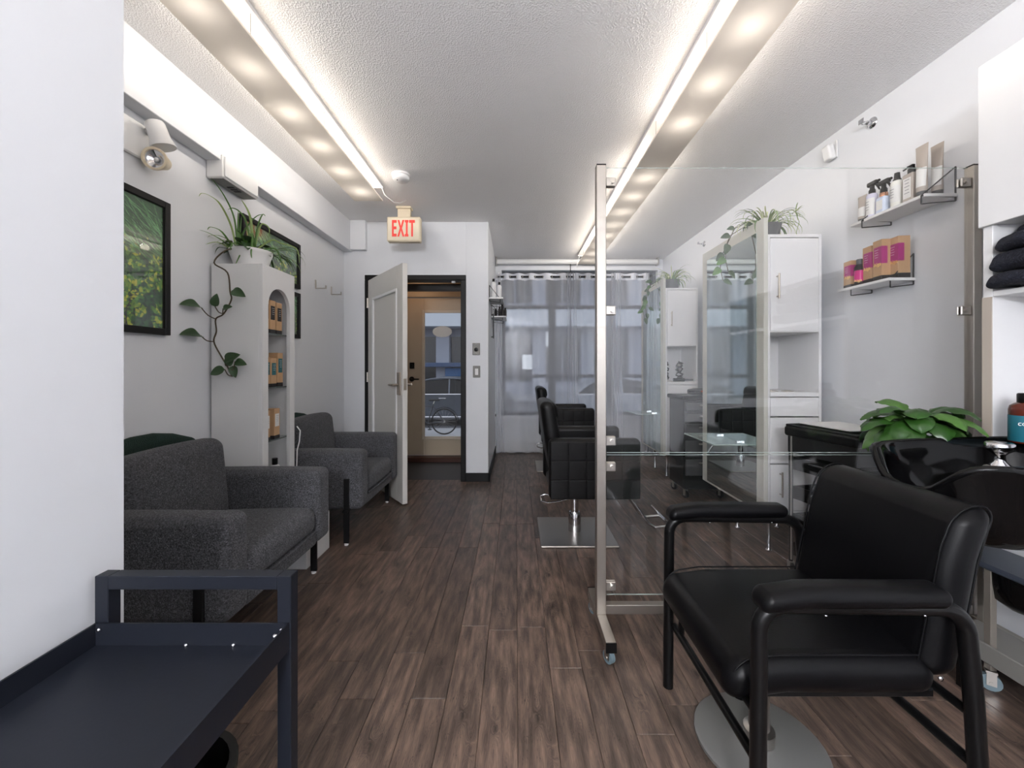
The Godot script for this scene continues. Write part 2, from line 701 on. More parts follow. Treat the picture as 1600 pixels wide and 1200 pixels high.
func build_entry() -> void:
	# black door frame
	var fr := struct("door_1", mb().lim(-1.578, -1.525, 0, 2.105, -4.35, -4.205, 0.004), M.black_trim)
	struct("door_frame_side", mb().lim(-0.575, -0.522, 0, 2.105, -4.35, -4.205, 0.004), M.black_trim, fr)
	struct("door_frame_head", mb().lim(-1.578, -0.522, 2.105, 2.158, -4.35, -4.205, 0.004), M.black_trim, fr)
	# open inner door, hinged on the left jamb
	var hinge := Vector3(-1.518, 0.012, -4.205)
	var free := Vector3(-0.958, 0.012, -3.487)
	var wdt := hinge.distance_to(free)
	var door := thing("entrance_door", "white panelled door standing open into the room with lever handle", "door", hinge)
	door.rotation.y = atan2(-(free.z - hinge.z), free.x - hinge.x)
	var t := 0.045
	var hgt := 2.085
	# stiles and rails around a long recessed lite; local x along the door, z across it
	var sides := mb()
	sides.lim(0, 0.13, 0, hgt, -t / 2, t / 2, 0.003)
	sides.lim(wdt - 0.13, wdt, 0, hgt, -t / 2, t / 2, 0.003)
	sides.lim(0.13, wdt - 0.13, 0, 0.26, -t / 2, t / 2)
	sides.lim(0.13, wdt - 0.13, hgt - 0.20, hgt, -t / 2, t / 2)
	part(door, "door_leaf", sides, M.off_white)
	part(door, "panel", mb().lim(0.13, wdt - 0.13, 0.26, hgt - 0.20, -0.008, 0.008), M.off_white)
	for s in [-1.0, 1.0]:
		var mo := mb()
		for q in [[0.13, 0.155, 0.26, hgt - 0.20], [wdt - 0.155, wdt - 0.13, 0.26, hgt - 0.20], [0.155, wdt - 0.155, 0.26, 0.285], [0.155, wdt - 0.155, hgt - 0.225, hgt - 0.20]]:
			mo.lim(q[0], q[1], q[2], q[3], s * 0.008, s * (t / 2 + 0.006), 0.004)
		part(door, "moulding", mo, M.white)
	for s in [-1.0, 1.0]:
		var hn := mb()
		hn.lim(wdt - 0.095, wdt - 0.035, 0.94, 1.14, s * t / 2, s * (t / 2 + 0.016), 0.003)
		lever(hn, Vector3(wdt - 0.065, 1.03, s * (t / 2 + 0.014)), Vector3(0, 0, s), Vector3(-1, 0, 0))
		part(door, "door_handle", hn, M.nickel, Vector3.ZERO, "brushed nickel lever handle")
	part(door, "latch_plate", mb().lim(wdt - 0.001, wdt + 0.002, 0.985, 1.085, -0.013, 0.013), M.nickel)
	for y in [0.25, 1.03, 1.80]:
		part(door, "hinge", mb().tube([Vector3(-0.006, y, t / 2 + 0.006), Vector3(-0.006, y + 0.10, t / 2 + 0.006)], 0.008).lim(-0.004, 0.035, y, y + 0.1, t / 2, t / 2 + 0.003), M.steel)
	# wall plates beside the door
	var bell := thing("intercom_plate", "small steel intercom plate with round black button beside the entry door", "wall plate", Vector3(-0.414, 1.385, -4.22))
	part(bell, "plate", mb().box(Vector3(0, 0, 0.004), Vector3(0.078, 0.125, 0.008), 0.003), M.plate)
	part(bell, "button", mb().at(rot(Vector3(90, 0, 0), Vector3(0, -0.005, 0.008))).lathe([Vector2(0.022, 0), Vector2(0.02, 0.008), Vector2(0, 0.011)], 16), M.plastic)
	for y in [-0.05, 0.05]:
		part(bell, "screw", mb().at(rot(Vector3(90, 0, 0), Vector3(0, y, 0.008))).lathe([Vector2(0.005, 0), Vector2(0, 0.002)], 8), M.chrome)
	var sw := thing("light_switch", "white rocker light switch in a steel plate under the intercom", "light switch", Vector3(-0.41, 1.148, -4.22))
	part(sw, "plate", mb().box(Vector3(0, 0, 0.004), Vector3(0.076, 0.122, 0.008), 0.003), M.plate)
	part(sw, "rocker", mb().at(rot(Vector3(4, 0, 0))).box(Vector3(0, 0, 0.010), Vector3(0.034, 0.068, 0.008), 0.002), M.white)
	# vestibule
	var vw: Material = M.beige
	struct("wall_vestibule_left", mb().lim(-1.95, -1.80, -0.15, 2.715, -5.4, -4.34), vw)
	struct("wall_vestibule_end", mb().lim(-1.80, -1.47, -0.15, 2.715, -5.4, -5.20).lim(-1.47, -0.46, 2.10, 2.715, -5.4, -5.20).lim(-0.46, -0.40, -0.15, 2.715, -5.4, -5.20), vw)
	struct("floor_vestibule", mb().lim(-1.80, -0.40, -0.012, 0.0, -5.20, -4.28), mat(rgb(52, 50, 50), 0.5))
	struct("trim_3", mb().lim(-1.80, -0.40, 2.06, 2.13, -4.62, -4.52, 0.003), M.dark)
	struct("ceiling_vestibule", mb().lim(-1.80, -0.40, 2.30, 2.36, -5.20, -4.34), mat(rgb(120, 72, 52), 0.4))
	struct("trim_4", mb().lim(-1.50, -0.42, 0.0, 0.055, -5.20, -5.06, 0.004), M.dark_wood)
	var lamp := thing("vestibule_lamp", "small warm round ceiling lamp in the vestibule behind the open door", "lamp", Vector3(-1.25, 2.30, -4.78))
	part(lamp, "base", mb().lathe([Vector2(0.0, 0.0), Vector2(0.07, 0.0), Vector2(0.07, -0.015), Vector2(0.0, -0.015)], 20), M.nickel)
	part(lamp, "bulb", mb().ball(Vector3(0, -0.045, 0), Vector3(0.045, 0.04, 0.045)), emit(mat(rgb(255, 220, 170), 0.4), rgb(255, 190, 120), 3.0))
	add_light(lamp, Vector3(0, -0.045, 0), rgb(255, 214, 176), 0.034, 0.04)
	# outer door with a glass lite
	var od := thing("street_door", "beige street door with tall glass lite, seen through the open doorway", "door", Vector3(-1.42, 0.055, -5.215))
	var ow := 0.94
	var oh := 2.03
	var l0 := 0.235
	var l1 := 0.76
	var b0 := 0.235
	var b1 := 1.85
	var lf := mb()
	lf.lim(-0.03, l0, 0, oh, -0.045, 0, 0.003)
	lf.lim(l1, ow, 0, oh, -0.045, 0, 0.003)
	lf.lim(l0, l1, 0, b0, -0.045, 0)
	lf.lim(l0, l1, b1, oh, -0.045, 0)
	part(od, "door_leaf", lf, M.beige)
	var mo2 := mb()
	for q in [[l0 - 0.03, l0 + 0.012, b0 - 0.03, b1 + 0.03], [l1 - 0.012, l1 + 0.03, b0 - 0.03, b1 + 0.03], [l0 + 0.012, l1 - 0.012, b0 - 0.03, b0 + 0.012], [l0 + 0.012, l1 - 0.012, b1 - 0.012, b1 + 0.03]]:
		mo2.lim(q[0], q[1], q[2], q[3], 0, 0.014, 0.005)
	part(od, "moulding", mo2, mat(rgb(196, 186, 170), 0.45))
	part(od, "pane", mb().lim(l0, l1, b0, b1, -0.025, -0.021), M.window_glass)
	var oval := PackedVector2Array()
	for i in 32:
		oval.append(Vector2(0.125 * cos(TAU * i / 32), 0.072 * sin(TAU * i / 32)))
	part(od, "sticker", mb().prism(oval, 0, 0.001), mat(rgb(205, 208, 206), 0.7), Vector3(0.465, 1.60, -0.0205), "pale oval sticker on the glass")
	var db := mb()
	db.lim(0.05, 0.11, 1.12, 1.20, 0, 0.02, 0.004)
	db.at(rot(Vector3(90, 0, 0), Vector3(0.08, 1.16, 0.02))).lathe([Vector2(0.018, 0), Vector2(0.016, 0.012), Vector2(0, 0.012)], 14)
	part(od, "deadbolt", db, M.plastic)
	var lv := mb()
	lv.at(rot(Vector3(90, 0, 0), Vector3(0.075, 0.985, 0.0))).lathe([Vector2(0.034, 0), Vector2(0.032, 0.012), Vector2(0, 0.016)], 18)
	lv.at(Transform3D.IDENTITY)
	lever(lv, Vector3(0.075, 0.985, 0.01), Vector3(0, 0, 1), Vector3(1, 0, 0))
	part(od, "door_handle", lv, M.plastic, Vector3.ZERO, "black lever handle")
	# closer arm tip hanging in the head of the doorway
	solo("door_catch", "tiny white fitting under the head of the black door frame", "fitting", mb().box(Vector3.ZERO, Vector3(0.04, 0.02, 0.04), 0.004), M.white, Vector3(-0.66, 2.095, -4.27))

func add_light(parent: Node3D, where: Vector3, c: Color, e: float, size: float) -> OmniLight3D:
	var l := OmniLight3D.new()
	l.name = "light"
	parent.add_child(l, true)
	l.position = where
	l.light_color = c
	l.light_energy = e
	l.light_size = size
	l.omni_range = 12.0
	l.omni_attenuation = 2.0
	l.shadow_enabled = true
	return l

func build_window() -> void:
	var zf := -5.68
	struct("wall_front", mb().lim(-0.288, 2.07, -0.15, 0.50, -5.95, zf).lim(-0.288, 2.07, 2.56, 2.715, -5.95, zf).lim(-0.288, -0.20, 0.50, 2.56, -5.95, zf).lim(2.0, 2.07, 0.50, 2.56, -5.95, zf), M.wall)
	var win := struct("window_1", mb().lim(-0.22, 2.02, 0.47, 0.505, -5.80, -5.60, 0.006), M.trim_white)
	var grey := mat(rgb(70, 73, 80), 0.4)
	for x in [-0.20, 0.47, 1.32, 1.95]:
		struct("window_frame", mb().lim(x, x + (0.10 if x > 0 and x < 1.9 else 0.05), 0.505, 2.56, -5.84, -5.76, 0.004), grey, win)
	for y in [0.505, 1.04, 2.03, 2.51]:
		struct("window_rail", mb().lim(-0.15, 1.95, y, y + 0.05, -5.83, -5.77, 0.004), grey, win)
	var xs := [-0.15, 0.47, 0.57, 1.32, 1.42, 1.95]
	var ys := [0.555, 1.04, 1.09, 2.03, 2.08, 2.51]
	for i in 3:
		for j in 3:
			struct("pane", mb().lim(xs[i * 2], xs[i * 2 + 1], ys[j * 2], ys[j * 2 + 1], -5.802, -5.798), M.window_glass, win)
	# baseboard heater under the window
	var ht := thing("baseboard_heater", "long low white baseboard heater under the curtained window", "heater", Vector3(0.85, 0.0, -5.68))
	part(ht, "casing", mb().lim(-0.95, 0.95, 0.02, 0.17, 0.0, 0.06, 0.006), M.white)
	part(ht, "grille", mb().lim(-0.93, 0.93, 0.125, 0.135, 0.055, 0.064, 0.002), M.grey_plastic)
	# roller blind case at the ceiling
	var rb := thing("roller_blind", "white rolled-up blind tube above the curtain rod at the ceiling", "blind", Vector3(0.86, 2.655, -5.60))
	part(rb, "roll", mb().tube([Vector3(-1.12, 0, 0), Vector3(1.10, 0, 0)], 0.034, 16), M.white)
	part(rb, "bracket", mb().lim(1.10, 1.115, -0.045, 0.06, -0.06, 0.045, 0.003), M.steel)
	part(rb, "bracket", mb().lim(-1.135, -1.12, -0.045, 0.06, -0.06, 0.045, 0.003), M.steel)
	var ch := solo("blind_chain", "thin black bead chain hanging between the two sheer curtains", "chain", mb().tube([Vector3(0, 0.235, 0), Vector3(0.004, -0.5, 0), Vector3(0.0, -1.02, 0)], 0.006, 6), M.dark, Vector3(0.757, 2.40, -5.595))
	# curtain rod
	var rod := thing("curtain_rod", "black curtain rod running above the front window", "curtain rod", Vector3(0, 2.42, -5.47))
	part(rod, "rod", mb().tube([Vector3(-0.26, 0, 0), Vector3(1.80, 0, 0)], 0.0125, 12), M.black_trim)
	part(rod, "finial", mb().ball(Vector3(1.81, 0, 0), Vector3(0.025, 0.025, 0.025), 12), M.black_trim)
	for x in [-0.22, 0.80, 1.74]:
		part(rod, "bracket", mb().tube([Vector3(x, 0, 0), Vector3(x, 0, -0.21)], 0.007, 8), M.black_trim)
	var sheer := mat(Color(0.90, 0.91, 0.93, 0.36), 0.9)
	sheer.transparency = BaseMaterial3D.TRANSPARENCY_ALPHA
	sheer.backlight_enabled = true
	sheer.backlight = Color(0.8, 0.8, 0.82)
	var hem := mat(Color(0.88, 0.89, 0.92, 0.88), 0.9)
	hem.transparency = BaseMaterial3D.TRANSPARENCY_ALPHA
	var spans := [[-0.27, 0.745, 1.35, "leftmost sheer white curtain panel, beside the corridor wall"], [0.752, 1.34, 1.5, "middle sheer white curtain panel, behind the styling chairs"], [1.347, 1.80, 1.6, "rightmost sheer white curtain panel, next to the far mirror"]]
	for s in spans:
		var x0: float = s[0]
		var x1: float = s[1]
		var cur := thing("sheer_curtain", s[3], "curtain", Vector3(0, 0, -5.47), "sheer curtains at the front window")
		var wave := func(u: float) -> float:
			var x := lerpf(x0, x1, u)
			return sin(x * TAU / 0.19 + sin(x * 7.0) * 0.9)
		var drape := func(u: float, t: float) -> Vector3:
			var x := lerpf(x0, x1, u)
			var amp := lerpf(0.030, 0.013, minf(t * 3.0, 1.0)) * (0.8 + 0.3 * sin(x * 11.0))
			x += 0.05 * t * sin(x * 9.0 + x0) * sin(u * PI)
			return Vector3(x, lerpf(2.375, 0.035, t) + (0.01 * sin(x * 30.0) if t > 0.99 else 0.0), wave.call(u) * amp)
		var head := func(u: float, t: float) -> Vector3:
			return Vector3(lerpf(x0, x1, u), lerpf(2.465, 2.375, t), wave.call(u) * 0.030)
		var nn := int((x1 - x0) / 0.012)
		part(cur, "drape", mb().sheet(drape, nn, 10), sheer)
		part(cur, "header", mb().sheet(head, nn, 1), hem)
		# close folds at the edges of each panel
		for e in [x0 + 0.015, x1 - 0.05]:
			var fold := func(u: float, t: float) -> Vector3:
				return Vector3(e + u * (0.05 + 0.05 * t), lerpf(2.465, 0.05, t), 0.028 * sin(u * 9.0) + 0.02)
			part(cur, "fold", mb().sheet(fold, 10, 6), sheer)
		var gr := 0
		for i in nn:
			var a: float = wave.call(float(i) / nn)
			var b: float = wave.call(float(i + 1) / nn)
			if a * b < 0.0 and gr < 14:
				gr += 1
				var x := lerpf(x0, x1, (i + 0.5) / nn)
				part(cur, "grommet", mb().tube(arc(Vector3(x, 2.42, 0), Vector3(0, 0.021, 0), Vector3(0.006, 0, 0.020), 0, TAU * 15 / 16, 15), 0.004, 6, false, true), M.steel)
	var pl := thing("power_plug", "small black plug in a white wall outlet near the curtain edge", "plug", Vector3(-0.288, 0.52, -5.52))
	part(pl, "outlet", mb().lim(0, 0.006, -0.06, 0.06, -0.037, 0.037, 0.002), M.white)
	part(pl, "plug", mb().lim(0.006, 0.05, 0.0, 0.035, -0.02, 0.02, 0.006), M.dark)
	part(pl, "cord", mb().tube([Vector3(0.04, 0.03, 0), Vector3(0.045, 0.12, -0.01), Vector3(0.02, 0.25, -0.03)], 0.004, 6), M.dark)

func build_lights() -> void:
	light_strip(-1.34, -1.105, -3.35, 1.5, 3.17, "long ceiling light with cream diffuser panel and bulbs above the armchairs", [])
	light_strip(0.835, 1.065, -5.42, 1.5, 5.23, "long ceiling light with cream diffuser panel and bulbs above the styling chairs", [8])
	# added globe fill lamps, unseen behind the camera, brighten near wall and ceiling
	for q in [[-0.25, 1.5, "added fill globe behind the camera, nearer one"], [-0.25, 2.2, "added fill globe behind the camera, farther one"]]:
		var pn := thing("fill_globe", q[2], "fill lamp", Vector3(q[0], 2.715, q[1]), "added fill globes at the rear")
		part(pn, "canopy", mb().lathe([Vector2(0, 0), Vector2(0.06, 0), Vector2(0.055, -0.02), Vector2(0, -0.025)], 20), M.white)
		part(pn, "cable", mb().tube([Vector3(0, -0.02, 0), Vector3(0, -0.61, 0)], 0.004, 6), M.white)
		part(pn, "globe", mb().ball(Vector3(0, -0.77, 0), Vector3(0.16, 0.16, 0.16), 24), emit(mat(rgb(245, 246, 250), 0.4), rgb(240, 245, 255), 2.0))
		add_light(pn, Vector3(0, -0.77, 0), rgb(250, 250, 253), FILL_GLOBE, 0.15)
	# loose end of the power cord beside each strip
	solo("lamp_cord", "thin white cord drooping from the far end of the left ceiling light", "cord", mb().tube([Vector3(-1.12, 2.70, -3.35), Vector3(-1.10, 2.64, -3.38), Vector3(-1.04, 2.60, -3.44), Vector3(-1.02, 2.64, -3.55), Vector3(-1.0, 2.712, -3.66)], 0.004, 6), M.white)
	solo("lamp_cord", "thin white cord drooping from the far end of the right ceiling light", "cord", mb().tube([Vector3(0.86, 2.70, -5.42), Vector3(0.83, 2.6, -5.45), Vector3(0.83, 2.54, -5.46)], 0.005, 6), M.white)

func light_strip(x0: float, x1: float, z0: float, z1: float, first: float, label: String, dead: Array) -> void:
	var st := thing("ceiling_light", label, "ceiling light", Vector3((x0 + x1) * 0.5, 2.715, 0), "ceiling light strips")
	var hw := (x1 - x0) * 0.5
	part(st, "back_plate", mb().lim(-hw, hw, -0.018, 0, z0, z1, 0.003), M.white)
	# one thin bent sheet: flat underneath with a short lip turned up along both edges
	var sec := [Vector2(-hw, -0.128), Vector2(-hw, -0.138), Vector2(-hw + 0.002, -0.139), Vector2(hw - 0.002, -0.139), Vector2(hw, -0.138), Vector2(hw, -0.128)]
	var bent := mb()
	for i in 5:
		var nn := Vector3(sec[i + 1].y - sec[i].y, sec[i].x - sec[i + 1].x, 0).normalized()
		bent.face([Vector3(sec[i].x, sec[i].y, z0), Vector3(sec[i + 1].x, sec[i + 1].y, z0), Vector3(sec[i + 1].x, sec[i + 1].y, z1), Vector3(sec[i].x, sec[i].y, z1)], nn)
	part(st, "diffuser_panel", bent, M.panel)
	var glow := emit(mat(rgb(255, 250, 242), 0.3), rgb(255, 244, 230), 1.6)
	var off := mat(rgb(230, 228, 222), 0.2)
	var k := 0
	var z := -first
	var ball := mb().ball(Vector3(0, -0.066, 0), Vector3(0.042, 0.042, 0.042), 18).mesh()
	var sock := mb().lathe([Vector2(0.026, -0.018), Vector2(0.024, -0.026), Vector2(0.016, -0.032), Vector2(0, -0.032)], 14).mesh()
	var ring := mb().tube(arc(Vector3(0, -0.045, 0), Vector3(0.052, 0, 0), Vector3(0, 0, 0.052), 0, TAU * 19 / 20, 19), 0.0022, 5, false, true).mesh()
	while z < z1 - 0.1:
		part(st, "socket", sock, M.white, Vector3(0, 0, z))
		part(st, "bulb_ring", ring, M.nickel, Vector3(0, 0, z))
		var b := part(st, "bulb", ball, off if k in dead else glow, Vector3(0, 0, z))
		if not (k in dead):
			add_light(b, Vector3(0, -0.06, 0), rgb(255, 247, 238), BULB, 0.04)
		if k % 2 == 0:
			for s in [-1.0, 1.0]:
				part(st, "hanger_wire", mb().tube([Vector3(s * (hw - 0.02), -0.018, z + 0.15), Vector3(s * (hw - 0.02), -0.134, z + 0.15)], 0.0022, 6), M.steel)
		z += 0.3275
		k += 1
	part(st, "end_cap", mb().lim(-hw, hw, -0.03, -0.001, z0 - 0.004, z0, 0.001), M.white)

# ---------------------------------------------------------------- waiting area on the left
func armchair(label: String, z_near: float, x_front: float) -> Node3D:
	# local: x runs to the front (0 is the front face), z from 0 (far side) to +w (near side)
	var w := 0.84
	var ch := thing("armchair", label, "armchair", Vector3(x_front, 0, -z_near - w), "grey armchairs")
	for s in [0, 1]:
		var z0 := 0.0 if s == 0 else w - 0.135
		part(ch, "arm", mb().rbox(Vector3(-0.335, 0.43, z0 + 0.0675), Vector3(0.67, 0.395, 0.135), 0.035, 4, Vector3(0.0, 0.006, 0.006), 2), M.fabric)
	part(ch, "base", mb().rbox(Vector3(-0.345, 0.265, w / 2), Vector3(0.66, 0.075, w - 0.26), 0.015, 2), M.fabric)
	var seat_bend := func(p: Vector3) -> Vector3:
		return p + Vector3(0, 0.012 * clampf((p.x + 0.55) / 0.5, 0, 1), 0)
	part(ch, "seat_cushion", mb().rbox(Vector3(-0.275, 0.36, w / 2), Vector3(0.53, 0.14, w - 0.275), 0.045, 4, Vector3(0.012, 0.016, 0), 3, seat_bend), M.fabric)
	# thin piped seams along the front of the seat
	part(ch, "piping", mb().tube([Vector3(-0.012, 0.306, 0.15), Vector3(0.002, 0.306, w / 2), Vector3(-0.012, 0.306, w - 0.15)], 0.005, 6), M.fabric)
	var lean := func(p: Vector3) -> Vector3:
		return p + Vector3(-(p.y - 0.40) * 0.09, 0, 0)
	part(ch, "back_cushion", mb().rbox(Vector3(-0.535, 0.60, w / 2), Vector3(0.135, 0.43, w - 0.275), 0.05, 4, Vector3(0.022, 0.012, 0), 3, lean), M.fabric)
	part(ch, "back_frame", mb().rbox(Vector3(-0.68, 0.43, w / 2), Vector3(0.08, 0.40, w - 0.02), 0.03, 3), M.fabric)
	for s in [0, 1]:
		for x in [-0.10, -0.60]:
			var z := -0.006 if s == 0 else w + 0.006
			part(ch, "leg", mb().lim(x - 0.018, x + 0.018, 0.012, 0.445, z - 0.007, z + 0.007, 0.002).lim(x - 0.018, x + 0.018, 0.225, 0.235, z - 0.03, z + 0.03), M.black_trim)
			part(ch, "foot_glide", mb().at(mv(x, 0, z)).lathe([Vector2(0, 0), Vector2(0.013, 0), Vector2(0.013, 0.012), Vector2(0, 0.012)], 12), M.white)
	return ch

func build_left() -> void:
	armchair("grey fabric armchair in front, beside the dark metal cart", 1.50, -1.075)
	armchair("grey fabric armchair farther back, beside the open white door", 2.72, -1.04)
	# knitted cushions tucked behind the backs
	for q in [[-1.762, -1.90, "dark green knitted cushion tucked behind the front grey armchair", 0.84], [-1.745, -3.14, "dark green knitted cushion tucked behind the rear grey armchair", 0.80]]:
		var sag := func(p: Vector3) -> Vector3:
			return p + Vector3(0, -0.05 * pow(p.z / 0.3, 2.0), 0)
		solo("knitted_cushion", q[2], "cushion", mb().rbox(Vector3(0, -0.085, 0), Vector3(0.06, 0.21, 0.62), 0.028, 4, Vector3(0.004, 0.02, 0.0), 4, sag), M.green_knit, Vector3(q[0], q[3] - 0.0, q[1]), "green knitted cushions")
	arch_cabinet()

func box_pack(label: String, where: Vector3, size: Vector3, lab: Material, group: String, face_x := -1.0, skew := 0.0, wrap := false) -> Node3D:
	# kraft carton with a dark foot and a printed label; its front looks along face_x
	var b := thing("product_box", label, "box", where, group)
	b.rotation.y = skew
	part(b, "carton", mb().box(Vector3(0, size.y / 2 + 0.004, 0), Vector3(size.x, size.y - 0.008, size.z), 0.0015), M.kraft)
	part(b, "foot", mb().box(Vector3(0, size.y * 0.06, 0), Vector3(size.x + 0.0008, size.y * 0.12, size.z + 0.0008), 0.001), M.label_dark)
	var lz := 0.07 if wrap else 0.0
	part(b, "label", mb().box(Vector3(face_x * size.x / 2, size.y * 0.62, size.z * lz), Vector3(0.0012, size.y * 0.42, size.z * (0.72 + lz * 2.0))), lab)
	var lines := mb()
	for i in 4:
		lines.box(Vector3(face_x * (size.x / 2 + 0.0008), size.y * (0.76 - 0.06 * i), -size.z * 0.06), Vector3(0.0008, size.y * 0.008, size.z * (0.42 - 0.1 * (i % 2))))
	part(b, "print", lines, M.label_white if lab != M.label_white else M.print_grey)
	return b

func arch_cabinet() -> void:
	# tall white shelf with an arched opening that looks into the room (+x)
	var z0 := -2.703
	var z1 := -2.362
	var xf := -1.484
	var H := 1.805
	var c := thing("arched_shelf", "tall white narrow display shelf with arched opening between the armchairs", "shelf", Vector3.ZERO)
	var p := PackedVector2Array()
	# front drawn in (z, y): outline with an arched notch from below
	var a0 := z0 + 0.055
	var a1 := z1 - 0.055
	var r := (a1 - a0) / 2
	p.append(Vector2(z0, 0.25))
	p.append(Vector2(z0, H))
	p.append(Vector2(z1, H))
	p.append(Vector2(z1, 0.25))
	p.append(Vector2(a1, 0.25))
	for i in 17:
		var a := PI * i / 16
		p.append(Vector2((a0 + a1) / 2 + r * cos(a), H - 0.12 - r + r * sin(a)))
	p.append(Vector2(a0, 0.25))
	var turn := Transform3D(Basis(Vector3(0, 0, 1), Vector3(0, 1, 0), Vector3(-1, 0, 0)), Vector3.ZERO)
	part(c, "front", mb().at(turn).prism(p, -xf, -xf + 0.022), M.white_matte)
	part(c, "side", mb().lim(-1.785, xf - 0.022, 0.0, H, z1 - 0.018, z1, 0.002), M.white_matte)
	part(c, "side", mb().lim(-1.785, xf - 0.022, 0.0, H, z0, z0 + 0.018, 0.002), M.white_matte)
	part(c, "back", mb().lim(-1.785, -1.77, 0.0, H, z0 + 0.018, z1 - 0.018), M.white_matte)
	part(c, "top", mb().lim(-1.785, xf - 0.022, H - 0.018, H, z0 + 0.018, z1 - 0.018), M.white_matte)
	part(c, "plinth", mb().lim(-1.785, -1.235, 0.0, 0.25, z0 + 0.03, z1 - 0.02, 0.004), M.white)
	var edge := glass(0.45, rgb(90, 110, 105))
	var levels := [1.408, 1.074, 0.745]
	for y in levels:
		part(c, "glass_shelf", mb().lim(-1.768, xf - 0.026, y - 0.008, y, z0 + 0.02, z1 - 0.02, 0.001), edge)
	# contents, from the top shelf down
	var n := 0
	var g := "kraft product boxes in the arched shelf"
	var rows := [
		[levels[0], M.label_dark, [[-2.585, 0.20, "kraft product box with dark label, upper shelf, nearer the door"], [-2.515, 0.205, "kraft product box with dark label, middle of the upper shelf"], [-2.45, 0.21, "kraft product box with dark label, upper shelf, nearer the camera"]]],
		[levels[1], M.label_teal, [[-2.595, 0.215, "tall kraft product box with teal label on the middle shelf"], [-2.527, 0.18, "short kraft product box with teal label on the middle shelf"], [-2.462, 0.185, "kraft product box, middle shelf, nearest the camera"]]],
		[levels[2], M.label_white, [[-2.56, 0.19, "kraft product box with white label, lower shelf, nearer the door"], [-2.46, 0.185, "kraft product box with white label, lower shelf, nearer the camera"]]]]
	for row in rows:
		for q in row[2]:
			box_pack(q[2], Vector3(-1.545, row[0], q[0]), Vector3(0.058, q[1], 0.058), row[1], g, 1.0)
	var bt := thing("product_bottle", "small white bottle with black cap at the foot of the arched shelf", "bottle", Vector3(-1.53, 0.43, -2.56))
	part(c, "glass_shelf", mb().lim(-1.768, xf - 0.026, 0.42, 0.43, z0 + 0.02, z1 - 0.02, 0.001), edge)
	part(bt, "body", mb().lathe([Vector2(0, 0), Vector2(0.028, 0.0), Vector2(0.03, 0.005), Vector2(0.03, 0.13), Vector2(0.024, 0.145), Vector2(0.014, 0.15)], 18), M.white)
	part(bt, "cap", mb().lathe([Vector2(0.0165, 0.15), Vector2(0.0165, 0.19), Vector2(0, 0.19)], 16), M.plastic)
	# white power cord behind the shelf
	part(c, "cord", mb().tube([Vector3(-1.47, 0.80, -2.708), Vector3(-1.45, 0.77, -2.711), Vector3(-1.455, 0.70, -2.711), Vector3(-1.47, 0.64, -2.711), Vector3(-1.48, 0.3, -2.708), Vector3(-1.48, 0.01, -2.708)], 0.004, 6), M.white)
	# potted spider plant with a trailing vine
	var pt := thing("potted_plant", "spider plant and trailing vine in a white pot on the arched shelf", "plant", Vector3(-1.655, H, -2.52))
	part(pt, "pot", mb().lathe([Vector2(0, 0), Vector2(0.085, 0), Vector2(0.115, 0.095), Vector2(0.118, 0.10), Vector2(0.118, 0.115), Vector2(0.108, 0.115), Vector2(0.104, 0.10)], 28), M.white)
	part(pt, "soil", mb().lathe([Vector2(0.106, 0.10), Vector2(0, 0.106)], 20), M.soil)
	var r2 := RandomNumberGenerator.new()
	r2.seed = 5
	keep_clear = func(q: Vector3) -> Vector3:
		var o := Vector3(maxf(q.x, -0.135), q.y, q.z)
		if o.y < 0.0 and o.x < 0.175 and o.z < 0.162 and o.z > -0.19:
			o.y = 0.003
		return o
	# long arching blades, drawn as (x, y) in half-millimetres from the rim of the pot
	var strokes := [
		[[-170, -15], [-210, 395], [-330, 625], [-480, 750]], [[-180, -25], [-230, 295], [-350, 495], [-460, 532], [-540, 510], [-565, 455]],
		[[-180, -35], [-185, 275], [-190, 510]], [[10, -15], [-50, 355], [-130, 485], [-210, 525], [-260, 485]], [[20, -15], [30, 325], [0, 485], [-65, 605]],
		[[-130, 0], [-130, 215], [-40, 375], [50, 465], [130, 480]], [[30, -15], [80, 305], [140, 455], [180, 435]], [[30, -15], [90, 315], [140, 350], [195, 295], [180, 185]],
		[[20, 0], [40, 90], [20, -45], [-35, -240]], [[60, 0], [80, 185], [120, 75], [135, -75], [165, -155]], [[40, 0], [210, 155], [320, 125], [510, 60], [540, -125]],
		[[60, 0], [280, 35], [360, -75], [400, -245]], [[-190, -15], [-330, 75], [-470, 95], [-560, 85]], [[-190, -15], [-350, 35], [-470, -50]], [[-200, 0], [-390, 175], [-530, 175], [-575, 125]], [[-150, -15], [-140, 230], [-120, 440]]]
	var depth := [0.0, 0.03, -0.02, 0.02, 0.04, -0.03, 0.0, -0.03, 0.12, 0.12, -0.06, 0.0, 0.03, 0.05, -0.04, 0.0]
	for i in strokes.size():
		var ps := []
		var nps: int = strokes[i].size()
		for k in nps:
			var f := float(k) / (nps - 1)
			var sp := Vector3(strokes[i][k][0] * 0.0005, 0.118 + strokes[i][k][1] * 0.0005, lerpf(0.0, depth[i], sqrt(f)))
			if sp.x < -0.115:
				# blades that reach the wall lean out along it instead
				sp.z += (-0.115 - sp.x) * 1.43
				sp.x = -0.115
			ps.append(sp)
		ribbon(pt, ps, 0.016 if i in [2, 4, 8, 9] else 0.011, [M.leaf_mid, M.leaf_light, M.leaf_mid][i % 3])
	for i in 14:
		var a := r2.randf() * TAU
		blade(pt, Vector3(cos(a) * 0.05, 0.10, sin(a) * 0.05), a, r2.randf_range(10, 60), r2.randf_range(0.12, 0.24), r2.randf_range(0.009, 0.014), r2.randf_range(1.6, 2.8), [M.leaf_mid, M.leaf_light, M.leaf_dark][i % 3])
